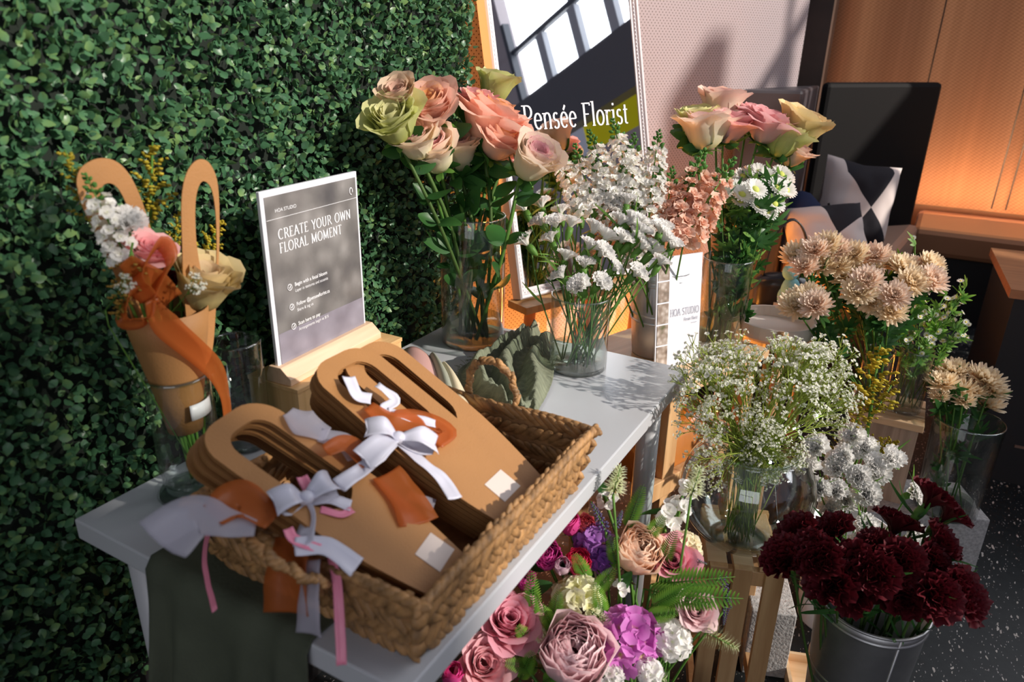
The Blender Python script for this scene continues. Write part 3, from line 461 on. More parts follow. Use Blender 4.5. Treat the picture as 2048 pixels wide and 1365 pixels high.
# ------------------------------------------------------------------ lettering (stroke letters with thick stems, thin hairlines and serifs)
def arc(cx, cy, rx, ry, a0, a1, n=14): return [(cx + rx * math.cos(math.radians(a)), cy + ry * math.sin(math.radians(a))) for a in np.linspace(a0, a1, n)]
def glyphs():
    Gd = {}
    def put(c, adv, strokes, ser=()): Gd[c] = (adv, strokes, ser)
    put('C', .78, [arc(.42, .5, .36, .5, 50, 312)], []); put('O', .88, [arc(.42, .5, .38, .5, 0, 360, 26)])
    put('R', .74, [[(.14, 0), (.14, 1)], [(.14, 1), (.34, 1)] + arc(.34, .75, .24, .25, 90, -90) + [(.14, .5)], [(.36, .5), (.70, 0)]], [(.14, 0), (.08, 1), (.70, 0)])
    put('P', .66, [[(.14, 0), (.14, 1)], [(.14, 1), (.32, 1)] + arc(.32, .74, .27, .26, 90, -90) + [(.14, .48)]], [(.14, 0), (.06, 1)])
    put('E', .64, [[(.14, 0), (.14, 1)], [(.14, 1), (.56, 1), (.56, .9)], [(.14, .52), (.46, .52)], [(.14, 0), (.58, 0), (.58, .1)]], [(.1, 0), (.1, 1)])
    put('F', .60, [[(.14, 0), (.14, 1)], [(.14, 1), (.56, 1), (.56, .9)], [(.14, .52), (.46, .52)]], [(.14, 0), (.1, 1)])
    put('L', .60, [[(.14, 0), (.14, 1)], [(.14, 0), (.56, 0), (.56, .12)]], [(.14, 1), (.1, 0)])
    put('A', .76, [[(.04, 0), (.37, 1)], [(.37, 1), (.72, 0)], [(.16, .36), (.60, .36)]], [(.04, 0), (.72, 0)])
    put('T', .68, [[(.33, 0), (.33, 1)], [(.02, .9), (.02, 1), (.64, 1), (.64, .9)]], [(.33, 0)])
    put('Y', .70, [[(.34, 0), (.34, .46)], [(.34, .46), (.04, 1)], [(.34, .46), (.64, 1)]], [(.34, 0), (.04, 1), (.64, 1)])
    put('U', .80, [[(.12, 1), (.12, .3)] + arc(.38, .3, .26, .3, 180, 360) + [(.64, 1)]], [(.12, 1), (.64, 1)])
    put('W', 1.02, [[(.04, 1), (.28, 0)], [(.28, 0), (.50, .95)], [(.50, .95), (.74, 0)], [(.74, 0), (.96, 1)]], [(.04, 1), (.96, 1)])
    put('N', .84, [[(.12, 0), (.12, 1)], [(.12, 1), (.68, 0)], [(.68, 0), (.68, 1)]], [(.12, 0), (.1, 1), (.68, 1)])
    put('M', 1.0, [[(.12, 0), (.14, 1)], [(.14, 1), (.48, .05)], [(.48, .05), (.82, 1)], [(.82, 1), (.86, 0)]], [(.12, 0), (.86, 0), (.1, 1), (.86, 1)])
    put('H', .84, [[(.12, 0), (.12, 1)], [(.68, 0), (.68, 1)], [(.12, .52), (.68, .52)]], [(.12, 0), (.12, 1), (.68, 0), (.68, 1)])
    put('D', .82, [[(.14, 0), (.14, 1)], [(.14, 1), (.34, 1)] + arc(.34, .5, .38, .5, 90, -90) + [(.14, 0)]], [(.1, 0), (.1, 1)])
    put('I', .36, [[(.17, 0), (.17, 1)]], [(.17, 0), (.17, 1)])
    put('S', .62, [arc(.32, .75, .22, .25, 30, 270)[:12] + arc(.32, .25, .24, .25, 80, -150)])
    put('e', .58, [[(.08, .36), (.50, .36)] + arc(.29, .33, .23, .33, 8, 318)]); Gd['é'] = (.58, Gd['e'][1] + [[(.28, .76), (.42, .96)]], ())
    put('n', .62, [[(.12, 0), (.12, .64)], [(.12, .46)] + arc(.31, .44, .19, .22, 170, 0) + [(.50, 0)]], [(.12, 0), (.50, 0), (.08, .64)])
    put('s', .48, [arc(.24, .49, .15, .16, 40, 270, 10) + arc(.24, .16, .17, .17, 85, -150, 12)]); put('l', .28, [[(.13, 0), (.13, 1.06)]], [(.13, 0), (.09, 1.06)])
    put('o', .60, [arc(.29, .33, .24, .33, 0, 360, 22)]); put('r', .44, [[(.12, 0), (.12, .64)], [(.12, .42)] + arc(.30, .44, .17, .20, 170, 50, 8)], [(.12, 0), (.08, .64)])
    put('i', .28, [[(.13, 0), (.13, .64)], [(.13, .86), (.13, .96)]], [(.13, 0), (.09, .64)]); put('t', .40, [[(.16, .86), (.16, .1)] + arc(.27, .1, .11, .1, 180, 300, 6), [(.02, .64), (.34, .64)]])
    Gd[' '] = (.40, [], ()); return Gd
GLY = glyphs()
def serif_text(text, h, thick=.13, thin=.05, track=.06, cond=.9):
    g = G(); x = 0
    for c in text:
        adv, strokes, ser = GLY[c]
        for stt in strokes:
            p = np.array(stt, float); d = np.gradient(p, axis=0); ln = np.linalg.norm(d, axis=1)[:, None] + 1e-9; d = d / ln
            wd = thin + (thick - thin) * np.abs(d[:, 1]) ** 1.3; nrm2 = np.stack([-d[:, 1], d[:, 0]], -1) * wd[:, None] / 2
            V = np.empty((2 * len(p), 3)); V[0::2, :2] = p + nrm2; V[1::2, :2] = p - nrm2; V[:, 2] = 0
            V[:, 0] = V[:, 0] * cond + x; g.add(V[:, [0, 2, 1]] * h, [(2 * i, 2 * i + 1, 2 * i + 3, 2 * i + 2) for i in range(len(p) - 1)])
        for sx_, sy in ser:
            V = np.array([(sx_ - .11, 0, sy - .022), (sx_ + .11, 0, sy - .022), (sx_ + .11, 0, sy + .022), (sx_ - .11, 0, sy + .022)]); V[:, 0] = V[:, 0] * cond + x; g.add(V * h, [(0, 1, 2, 3)])
        x += adv * cond + track
    return g, x * h
def sans_text(text, h, bold=0):
    c = bpy.data.curves.new('lettering', 'FONT'); c.body = text; c.size = h; c.offset = bold; c.extrude = 0; o = bpy.data.objects.new('lettering', c); COL.objects.link(o)
    dg = bpy.context.evaluated_depsgraph_get(); me = bpy.data.meshes.new_from_object(o.evaluated_get(dg)); bpy.data.objects.remove(o)
    co = np.empty(len(me.vertices) * 3); me.vertices.foreach_get('co', co); co = co.reshape(-1, 3)[:, [0, 2, 1]]; co[:, 1] = 0; me.vertices.foreach_set('co', co.ravel()); me.update(); return me
def letter(me, x, y, z, mat, parent, name='lettering', sx=1):
    o = linkm(name, me if not isinstance(me, G) else me.mesh('lettering', False), mat, parent); o.location = (x, y, z); o.scale = (sx, 1, 1); return o
M['ink_white'] = plain('white_ink', (.86, .86, .88), .5); M['ink_grey'] = plain('grey_ink', (.30, .32, .38), .5); M['vinyl'] = plain('white_vinyl', (.88, .87, .92), .5)

# ------------------------------------------------------------------ easel + mirror
ea = thing('easel', 'wooden easel legs holding up the leaning mirror', 'easel', (.066, 1.204, 0), RA)
obj('crossbar', box(-.02, .60, -.05, .03, .715, .735), M['oak_dark'], ea, smooth=False)
for x in (.055, .50): obj('leg', tube([(x, .02, .735), (x - .02, .06, 0)], .016, 8), M['oak_dark'], ea)
obj('leg', tube([(.24, -.035, .86), (.24, -.035, 0)], .021, 12), M['pine'], ea); obj('leg', tube([(.30, .03, .735), (.30, .22, 0)], .016, 8), M['oak_dark'], ea)
mi = thing('standing_mirror', 'white framed mirror leaning on the easel with florist name in white', 'mirror', (.066, 1.204, .741), 0); mi.rotation_euler = (-math.radians(13), 0, RA)
MW, MH, FB = .565, 1.35, .027
g = G(); prof = [(0, 0), (0, -.034), (.004, -.038), (.010, -.036), (.012, -.030), (.018, -.030), (.021, -.026), (FB, -.026), (FB, 0)]
cor = [(0, 0, 1, 1), (MW, 0, -1, 1), (MW, MH, -1, -1), (0, MH, 1, -1)]
V = [(cx + sx_ * a, b + .034, cz + sz * a) for cx, cz, sx_, sz in cor for a, b in prof]; k = len(prof)
g.add(V, [(i * k + j, ((i + 1) % 4) * k + j, ((i + 1) % 4) * k + (j + 1) % k, i * k + (j + 1) % k) for i in range(4) for j in range(k)])
fr = obj('frame', g, M['frame_white'], mi, smooth=False)
g = G()
for i in range(120): box(.0145, .0175, .002, .005, .02 + i * .011, .026 + i * .011, g=g); box(MW - .0175, MW - .0145, .002, .005, .02 + i * .011, .026 + i * .011, g=g)
for i in range(48): box(.02 + i * .011, .026 + i * .011, .002, .005, .0145, .0175, g=g)
obj('beading', g, M['frame_white'], fr, smooth=False)
obj('looking_glass', box(FB - .003, MW - FB + .003, .010, .016, FB - .003, MH - FB + .003), M['mirror'], mi, smooth=False)
g1, w1 = serif_text('Pensée', .062, cond=.82, track=.05); letter(g1, .088, .0085, .447, M['vinyl'], mi, sx=.205 / w1 * .96)
g1, w1 = serif_text('Florist', .062, cond=.82, track=.05); letter(g1, .305, .0085, .447, M['vinyl'], mi, sx=.19 / w1)

# ------------------------------------------------------------------ instruction sign on its bamboo box
bx = thing('bamboo_box', 'bamboo box riser under the floral instruction sign', 'box', (.0, .335, .74))
obj('body', box(0, .118, 0, .282, 0, .092), M['bamboo_side'], bx, smooth=False); obj('lid', box(-.001, .12, -.002, .284, .092, .10), M['bamboo'], bx, smooth=False, bevel=.001)
def picture_mat(name, c0, c1, c2, sc=9):
    m, N, L, p = newmat(name); tc = N.new('ShaderNodeTexCoord'); v = N.new('ShaderNodeTexVoronoi'); v.feature = 'SMOOTH_F1'; v.inputs['Scale'].default_value = sc * 2.2; nz = N.new('ShaderNodeTexNoise'); nz.inputs['Scale'].default_value = sc; nz.inputs['Detail'].default_value = 5
    L.new(tc.outputs['Object'], v.inputs['Vector']); L.new(tc.outputs['Object'], nz.inputs[0]); nm = NM(N, L)
    r = N.new('ShaderNodeValToRGB'); e = r.color_ramp.elements; e.new(.5); e[0].position = .3; e[2].position = .72
    for q, c in zip(e, (c0, c1, c2)): q.color = rgba(c)
    L.new(nm('ADD', nm('MULTIPLY', nm('SUBTRACT', 1.0, v.outputs[0]), .45), nm('MULTIPLY', nz.outputs[0], .55)), r.inputs[0]); L.new(r.outputs[0], p.inputs['Base Color']); S(p, Roughness=.12); return m
sg = thing('instruction_sign', 'grey sign headed create your own floral moment on wooden base', 'sign', (.0665, .342, .84), math.radians(93.3))
SWd, SH = .2435, .315
obj('acrylic_panel', box(0, SWd, -.0035, .0035, .012, .012 + SH), plain('acrylic_edge', (.80, .80, .86), .12), sg, smooth=False, bevel=.001)
pp = obj('poster', box(.008, SWd - .006, -.0046, -.0034, .014, SH + .002), picture_mat('floral_print', (.075, .07, .075), (.16, .15, .145), (.29, .275, .265), 11), sg, smooth=False)
obj('table_print', box(.008, SWd - .006, -.005, -.0045, .014, .085), picture_mat('lilac_print', (.17, .15, .18), (.24, .22, .26), (.30, .28, .33), 14), pp, smooth=False)
g = prism([(-.012, -.028), (-.012, .024), (SWd + .012, .024), (SWd + .012, -.028)], 0, .002)
V = [(x, y, z) for x in (-.006, SWd + .008) for y, z in ((-.034, 0), (-.034, .012), (-.014, .030), (.012, .030), (.020, .012), (.020, 0))]
g = G(); g.add(V, [(0, 1, 2, 3, 4, 5)[::-1], (6, 7, 8, 9, 10, 11)] + [(i, (i + 1) % 6, 6 + (i + 1) % 6, 6 + i) for i in range(6)])
obj('base', g, wood('sign_base_wood', (.66, .44, .28), (.78, .56, .38), (3, 50, 50), 1.2), sg, smooth=False, bevel=.001)
for txt, y0 in (('CREATE YOUR OWN', .245), ('FLORAL MOMENT', .222)):
    g1, w1 = serif_text(txt, .0165, cond=.85, track=.09, thick=.15); letter(g1, .030, -.0054, y0, M['ink_white'], sg, sx=(.188 if 'OWN' in txt else .160) / w1)
letter(sans_text('HOA STUDIO', .0082), .028, -.0054, .290, M['ink_white'], sg)
obj('rule', box(.008, SWd - .006, -.0055, -.0046, .2795, .2800), M['ink_white'], sg, smooth=False)
obj('emblem', tube(np.stack([.222 + .004 * np.cos(np.linspace(-.5, 5, 16)), np.full(16, -.0055), .294 + .006 * np.sin(np.linspace(-.5, 5, 16))], -1), .0009, 5), M['ink_white'], sg)
for i, (a, b) in enumerate((('Begin with a focal bloom', 'Layer in textures and accents'), ('Follow @penseeflorist.ca', 'Share & tag us'), ('Scan here to pay', 'Arrangements begin at $15'))):
    y0 = .158 - i * .0355; letter(sans_text(a, .0092, .00012), .056, -.0055, y0, M['ink_white'], sg, sx=.92); letter(sans_text(b, .0078), .056, -.0055, y0 - .0105, M['ink_white'], sg, sx=.92)
    t = np.linspace(0, 2 * PI, 20); gg = tube(np.stack([.044 + .0052 * np.cos(t), np.full(20, -.0055), y0 + .0015 + .0052 * np.sin(t)], -1), .0007, 5); tube([(.0415, -.0055, y0 + .0015), (.0435, -.0055, y0 - .0005), (.047, -.0055, y0 + .0042)], .0007, 5, gg)
    obj('tick', gg, M['ink_white'], sg)
# studio card behind the table
cd = thing('studio_card', 'white studio name card with a strip of small event photos', 'sign', (.482, 1.128, .66), math.radians(57)); cd.rotation_euler = (-math.radians(6), 0, math.radians(57))
CW, CH = .135, .275
obj('acrylic_panel', box(0, CW, -.002, .002, 0, CH), plain('card_white', (.80, .80, .86), .25), cd, smooth=False)
for i in range(5):
    obj('photo', box(.004, .036, -.0035, -.002, .008 + i * .053, .057 + i * .053), picture_mat('event_photo', [(.16, .12, .10), (.10, .12, .05), (.20, .14, .12), (.12, .10, .08), (.22, .18, .17)][i], (.34, .27, .22), (.62, .55, .50), 40), cd, smooth=False)
g1, w1 = serif_text('HOA STUDIO', .017, cond=.85, thick=.10, thin=.05, track=.05); letter(g1, .043, -.0032, .128, M['ink_grey'], cd, sx=.088 / w1)
g1, w1 = serif_text('Pensée Florist', .008, cond=.85, thick=.14, thin=.08, track=.03); letter(g1, .085, -.0032, .112, M['ink_grey'], cd, sx=.042 / w1)
obj('rule', box(.108, .124, -.0034, -.002, .104, .1046), M['ink_grey'], cd, smooth=False)
fr2 = thing('clear_sign_holder', 'clear upright acrylic panel standing behind the studio name card', 'sign holder', (.55, 1.26, .66), math.radians(60)); obj('panel', box(0, .10, -.002, .002, 0, .32), M['glass'], fr2, smooth=False); obj('foot', box(0, .10, -.02, .03, 0, .004), M['glass'], fr2, smooth=False)
# ================================================================== HEDGE
def leaf_vf(L=1, Wd=.6, fold=.25, droop=.3, nu=3, nv=4):
    v = np.linspace(0, 1, nv); u = np.linspace(-1, 1, nu); w_ = Wd / 2 * np.sin(PI * (.06 + .90 * v ** .85)) ** .8
    X = u[None] * w_[:, None]; Z = v[:, None] * L + 0 * X; Y = -droop * L * v[:, None] ** 2 + fold * np.abs(X)
    return np.stack([X, Y, Z], -1).reshape(-1, 3), grid_faces(nv, nu), np.repeat(v, nu)
def many(name, V0, F0, T0, mats, mat, parent=None, tscale=None):
    """place one small shape at many transforms (n,3,4) inside a single mesh"""
    n, k = len(mats), len(V0)
    V = np.einsum('nij,kj->nki', mats[:, :, :3], V0) + mats[:, None, :, 3]; F = (np.asarray(F0)[None] + (np.arange(n) * k)[:, None, None]).reshape(-1, len(F0[0]))
    me = bpy.data.meshes.new(name); me.vertices.add(n * k); me.vertices.foreach_set('co', V.reshape(-1).astype(np.float32))
    nf, fs = F.shape; me.loops.add(nf * fs); me.loops.foreach_set('vertex_index', F.reshape(-1).astype(np.int32)); me.polygons.add(nf)
    me.polygons.foreach_set('loop_start', (np.arange(nf) * fs).astype(np.int32)); me.polygons.foreach_set('loop_total', np.full(nf, fs, np.int32)); me.polygons.foreach_set('use_smooth', np.ones(nf, bool))
    a = me.attributes.new('along', 'FLOAT', 'POINT'); T = np.tile(T0, n) if tscale is None else (T0[None] * .35 + tscale[:, None]).reshape(-1)
    a.data.foreach_set('value', T.astype(np.float32)); me.update(); me.validate(); return linkm(name, me, mat, parent)
def rotmats(Z, roll, rs):
    Z = Z / np.linalg.norm(Z, axis=1)[:, None]; ref = rs.normal(size=Z.shape); X = np.cross(Z, ref); X /= np.linalg.norm(X, axis=1)[:, None]; Y = np.cross(Z, X)
    return np.stack([X, Y, Z], -1)
NL = 46000
hd = thing('boxwood_hedge_panel', 'tall artificial boxwood hedge panel behind the white table', 'hedge', (-.045, 0, 0))
Y = npr.uniform(-.75, 1.16, NL); Zz = npr.uniform(.36, 2.05, NL)
lump = vnoise(np.stack([Y, Zz, Y * 0], -1), 11, 3) * .014 + vnoise(np.stack([Y, Zz, Y * 0], -1), 30, 4) * .008
dp = npr.uniform(-.022, .012, NL) + lump
edge = np.clip((Y - 1.10) / .06, 0, 1); pos = np.stack([dp - edge * .03, Y, Zz], -1)
out = np.stack([np.full(NL, 1.0), npr.normal(0, .75, NL), npr.normal(.25, .75, NL)], -1)
R_ = rotmats(out, None, npr)
# turn each blade so its face looks outward as well as its tip
tip = npr.normal(size=(NL, 3)) * [.35, .8, .8] + [.35, 0, .15]; tip /= np.linalg.norm(tip, axis=1)[:, None]
nrm_ = out / np.linalg.norm(out, axis=1)[:, None]; nrm_ = nrm_ - tip * (nrm_ * tip).sum(1)[:, None]; nrm_ /= np.linalg.norm(nrm_, axis=1)[:, None]
R_ = np.stack([np.cross(nrm_, tip), nrm_, tip], -1) * npr.uniform(.011, .0175, NL)[:, None, None]
V0, F0, T0 = leaf_vf(1, .82, -.22, -.22, 3, 4)
lf = many('leaves', V0, F0, T0, np.concatenate([R_, pos[:, :, None]], -1), M['box_leaf'], hd, tscale=npr.uniform(0, .62, NL) + .25 * (npr.rand(NL) > .93)); lf['kind'] = 'stuff'
obj('backing', box(-.06, -.03, -.75, 1.14, .36, 2.05), M['hedge_back'], hd, smooth=False)
obj('base', box(-.10, .0, -.75, 1.12, 0, .37), M['black'], hd, smooth=False)

# ================================================================== FLOWER PARTS
def petal(g, r0, L, W, angs, az, nu=5, nv=6, wid=None, wrap=True, cup=0., ruf=0., freq=3., ph=0., round_=.25, z0=0., ser=0.):
    """one petal rising from radius r0: angs = lean from the axis at base, middle, tip"""
    u = np.linspace(-1, 1, nu); v = np.linspace(0, 1, nv)
    an = np.interp(v, [0, .45, 1], angs); st = L / (nv - 1)
    r = r0 + np.concatenate([[0], np.cumsum(np.sin((an[1:] + an[:-1]) / 2) * st)]); z = z0 + np.concatenate([[0], np.cumsum(np.cos((an[1:] + an[:-1]) / 2) * st)])
    w_ = W * (wid(v) if wid else np.minimum(1, (v + .12) ** .55 * 1.02))
    U, Vv = np.meshgrid(u, v); Rr = r[:, None] + 0 * U; Zz = z[:, None] + 0 * U; Wd = w_[:, None] * U
    drop = round_ * L * U ** 2 * Vv ** 3
    if ser: drop = drop + ser * L * (np.arange(nu)[None] % 2) * (Vv > .95)
    Rr = Rr - np.sin(an)[:, None] * drop; Zz = Zz - np.cos(an)[:, None] * drop
    wave = ruf * L * np.sin(freq * U * PI + ph) * Vv ** 2
    Rr = Rr + np.cos(an)[:, None] * wave; Zz = Zz - np.sin(an)[:, None] * wave
    if wrap:
        th = np.clip(Wd / np.maximum(Rr, .18), -1.9, 1.9); Rr = Rr * (1 + cup * U ** 2); x, y = Rr * np.cos(th), Rr * np.sin(th)
    else:
        x = Rr - cup * np.cos(an)[:, None] * U ** 2 * w_[:, None]; Zz = Zz + cup * np.sin(an)[:, None] * U ** 2 * w_[:, None]; y = Wd
    c, s = math.cos(az), math.sin(az)
    return g.add(np.stack([x * c - y * s, x * s + y * c, Zz], -1), grid_faces(nv, nu), Vv)
D2 = math.radians
def rose_mesh(open_=.6, n=24, seed=0, tight=0.):
    rs = random.Random(seed); g = G()
    for k in range(n):
        t = k / (n - 1); j = rs.uniform(-1, 1)
        a0 = D2(48 + 34 * t); a1 = D2(-10 + (8 + 22 * open_) * t + 4 * j - 10 * tight); a2 = D2(6 + (18 + 85 * open_) * t ** 1.6 + 10 * j)
        petal(g, .02 + .05 * t, 1.0 + .28 * t + .05 * j, .36 + .42 * t, (a0, a1, a2), k * 2.4 + .3 * j, 7, 7, ruf=.02 + .035 * t, freq=1.3, ph=rs.uniform(0, 6), round_=.20 + .1 * t, cup=.05 - .10 * t); g.T[-1] = g.T[-1] * .68 + .32 * (1 - t) ** 1.5
    return g
def peony_mesh(seed=0, n=40):
    rs = random.Random(seed); g = G()
    for k in range(n):
        t = k / (n - 1); j = rs.uniform(-1, 1)
        petal(g, .03 + .05 * t, 1.2 + .2 * t + .05 * j, .4 + .5 * t, (D2(55 + 40 * t), D2(2 + 16 * t + 6 * j), D2(-42 + 34 * t + 14 * j)), k * 2.4 + .3 * j, 7, 7, ruf=.065, freq=1.8, ph=rs.uniform(0, 6), round_=.10, cup=-.05)
    return g
def tulip_mesh(seed=0): 
    rs = random.Random(seed); g = G()
    for k in range(11):
        t = k / 10; petal(g, .03, 1.35 + .1 * t, .42 + .22 * t, (D2(55 + 15 * t), D2(2 + 5 * t), D2(-28 + 14 * t)), k * 2.2, 6, 7, ruf=.02, ph=rs.uniform(0, 6), round_=.3)
    return g
def carnation_mesh(seed=0, n=34, low=False):
    rs = random.Random(seed); g = G()
    for k in range(n):
        t = k / (n - 1); j = rs.uniform(-1, 1); a = 4 + 62 * t ** .9 + 10 * j
        petal(g, .03, .82 + .20 * t + .08 * j, .24 + .13 * t, (D2(a * .25), D2(a * .8), D2(a + 8 * j)), k * 2.4 + .5 * j, 9, 4, wid=lambda v: .18 + .9 * v, wrap=False, ruf=.11, freq=1.6 + .6 * rs.random(), ph=rs.uniform(0, 6), round_=.10, ser=.06, cup=.15)
    return g
def mum_mesh(seed=0, rows=((12, .40, 6), (16, .62, 24), (20, .82, 42), (22, .97, 60), (24, 1.03, 76)), wd=.135):
    rs = random.Random(seed); g = G()
    for n, L, a in rows:
        for k in range(n):
            j = rs.uniform(-1, 1); aa = a + 7 * j
            petal(g, .05, L * (1 + .10 * rs.uniform(-1, 1)), wd, (D2(aa + 16), D2(aa + 2), D2(aa - 14 + 12 * j)), (k + .5 * rs.random()) / n * 2 * PI + a, 3, 5, wid=lambda v: np.sin(PI * (.14 + .78 * v)) ** .7, wrap=False, cup=-.55, round_=.04)
    return g
def dome(r, h, z=0, n=12, g=None): return lathe([(r * math.sin(a), z + h * math.cos(a)) for a in np.linspace(PI / 2, .05, 5)], n, g)
def floret(g, M4, n=4, L=1., W=.5, a=70, ruf=.05, seed=0, cup=.1):
    rs = random.Random(seed); f = G()
    for k in range(n):
        petal(f, .02, L * rs.uniform(.88, 1.08), W, (D2(a * .5), D2(a), D2(a + rs.uniform(-12, 14))), k / n * 2 * PI + rs.uniform(-.15, .15), 4, 4, wid=lambda v: np.minimum(1, .25 + 1.1 * v), wrap=False, ruf=ruf, freq=1, ph=rs.uniform(0, 6), round_=.18, cup=cup)
    g.merge(f, M4[0], M4[1]); return g
def hyd_mesh(seed=0, n=26, petals=4):
    rs = random.Random(seed); g = G()
    for k in range(n):
        th = math.acos(1 - 1.35 * (k + .5) / n); d = dirn(th, k * 2.4 + rs.uniform(-.2, .2)); Mx = Matrix.Translation(Vector(d * .66 * rs.uniform(.9, 1.1)) + Vector((0, 0, .55))) @ align(d + np.array([rs.uniform(-.3, .3) for _ in '123']), rs.uniform(0, 6))
        floret(g, (Mx, .46), petals, 1., .50, 70, .13, seed + k)
    return g
def blossom_mesh(seed=0, n=6):
    rs = random.Random(seed); g = G()
    for k in range(n):
        d = dirn(rs.uniform(0, 1.3), k * 2.4); floret(g, (Matrix.Translation(Vector(d * rs.uniform(.3, .7)) + Vector((0, 0, .4))) @ align(d, rs.uniform(0, 6)), .62), 5, 1., .46, 55, .05, seed + k, .2)
    return g
def stock_mesh(seed=0, n=34):
    """flower spike of unit length along +z: double florets below, buds on top"""
    rs = random.Random(seed); g = G(); b = G()
    for k in range(n):
        t = (k + .5) / n; z = .02 + .74 * t; az = k * 2.4 + rs.uniform(-.3, .3); el = 1.25 - .35 * t; rad = .115 * (1 - .35 * t)
        d = dirn(el, az); Mx = Matrix.Translation((d[0] * rad, d[1] * rad, z)) @ align(d, rs.uniform(0, 6))
        floret(g, (Mx, .088 * (1 - .25 * t) * rs.uniform(.85, 1.15)), 5, 1., .42, 66, .2, seed * 50 + k); floret(g, (Mx @ Matrix.Rotation(.6, 4, 'Z'), .066 * (1 - .25 * t)), 5, .9, .36, 34, .22, seed * 70 + k)
    for k in range(16):
        t = k / 15; z = .74 + .26 * t; d = dirn(1.0 - .6 * t, k * 2.4); r = .045 * (1 - .7 * t)
        lathe_b = lathe([(.001, 0), (.014, .01), (.017, .025), (.010, .042), (.001, .05)], 6); b.merge(lathe_b, Matrix.Translation((d[0] * r, d[1] * r, z)) @ align(d), 1.5 - .7 * t)
    tube([(0, 0, -.05), (.004, 0, .5), (0, 0, .98)], [.012, .009, .005], 6, b, t=.6); return g, b
def daisy_mesh(seed=0, n=22, L=1., wd=.16, a=78, double=True):
    rs = random.Random(seed); g = G()
    for row in range(2 if double else 1):
        for k in range(n):
            aa = a - row * 16 + rs.uniform(-6, 6); petal(g, .26, L * (.78 - .10 * row), wd, (D2(aa), D2(aa), D2(aa + 6)), (k + .5 * row) / n * 2 * PI, 3, 3, wid=lambda v: np.sin(PI * (.2 + .68 * v)), wrap=False, round_=.03)
    return g
def calyx_mesh(r, h, g=None): return lathe([(r * .30, -h * .1), (r * .75, h * .18), (r, h * .55), (r * .95, h), (r * .8, h * .98)], 10, g, t=.6)
def sepals(g, n, L, W, a):
    for k in range(n): petal(g, .08, L, W, (D2(70), D2(a), D2(a + 30)), k / n * 2 * PI, 3, 5, wid=lambda v: np.sin(PI * (.2 + .78 * v)), wrap=False)
    return g
ME = {}
HEADS = ('rose', 'carn', 'mum', 'hyd', 'peony', 'tulip', 'daisy', 'blossom', 'aster')
def mesh_of(key, fn):
    if key not in ME:
        g = fn()
        if key.startswith(HEADS) and key != 'mumleaf':
            V = np.concatenate(g.V); g.V = [V / np.percentile(np.hypot(V[:, 0], V[:, 1]), 96)]
        ME[key] = g.mesh(key)
    return ME[key]
def inst(name, key, mat, parent, Mx, scale):
    me = ME[key]
    if len(me.materials) and me.materials[0] != mat:
        k2 = key + mat.name
        if k2 not in ME: m2 = me.copy(); m2.materials.clear(); m2.materials.append(mat); ME[k2] = m2
        me = ME[k2]
    o = linkm(name, me, mat, parent); o.matrix_local = Mx @ Matrix.Scale(scale, 4) if isinstance(scale, float) else Mx @ Matrix.Diagonal((*scale, 1)); return o
for s in range(3):
    mesh_of(f'rose{s}', lambda: rose_mesh([.55, .85, .35][s], 26, s)); mesh_of(f'roseopen{s}', lambda: rose_mesh(1.0, 28, s + 9)); mesh_of(f'carn{s}', lambda: carnation_mesh(s)); mesh_of(f'mum{s}', lambda: mum_mesh(s))
    mesh_of(f'hyd{s}', lambda: hyd_mesh(s)); mesh_of(f'daisy{s}', lambda: daisy_mesh(s)); a_, b_ = stock_mesh(s); ME[f'stock{s}'] = a_.mesh('stock'); ME[f'stockbud{s}'] = b_.mesh('buds')
mesh_of('peony0', lambda: peony_mesh(1)); mesh_of('peony1', lambda: peony_mesh(5, 40)); mesh_of('tulip', lambda: tulip_mesh(1)); mesh_of('blossom', lambda: blossom_mesh(2)); mesh_of('aster', lambda: daisy_mesh(4, 13, 1., .17, 80, False))
mesh_of('calyx', lambda: calyx_mesh(.30, 1.0)); mesh_of('sepal5', lambda: sepals(calyx_mesh(.24, .25), 5, .8, .14, 100)); mesh_of('eye', lambda: dome(.30, .16, .02))
mesh_of('leaf', lambda: G().add(*leaf_vf(1, .55, .18, .22, 5, 8)))
def serrate():
    g = G(); 
    for k in range(-2, 3):
        V, F, T = leaf_vf(1 - .22 * abs(k), .26, .1, .2, 3, 5); Mx = np.array(Matrix.Rotation(k * .55, 3, 'Y')); g.add(V @ Mx.T + [0, 0, .25 * (2 - abs(k)) / 2], F, T)
    return g
mesh_of('mumleaf', serrate)
mesh_of('blade', lambda: G().add(*leaf_vf(1, .09, .3, .25, 3, 7)))
def fern_mesh(n=19):
    g = tube([(0, 0, 0), (0, -.02, .5), (0, -.10, 1)], [.012, .008, .003], 5, t=.3)
    for k in range(n):
        t = .10 + .88 * k / n; L = .17 * math.sin(PI * (.25 + .70 * t)) ** .8
        for sgn in (-1, 1):
            V, F, T = leaf_vf(L, L * .24 + .004, .1, .25, 3, 4); Rm = np.array(Matrix.Rotation(sgn * 1.15, 3, 'Y')); g.add(V @ Rm.T + [0, -.10 * t * t, t], F, T)
    return g
mesh_of('fern', fern_mesh)
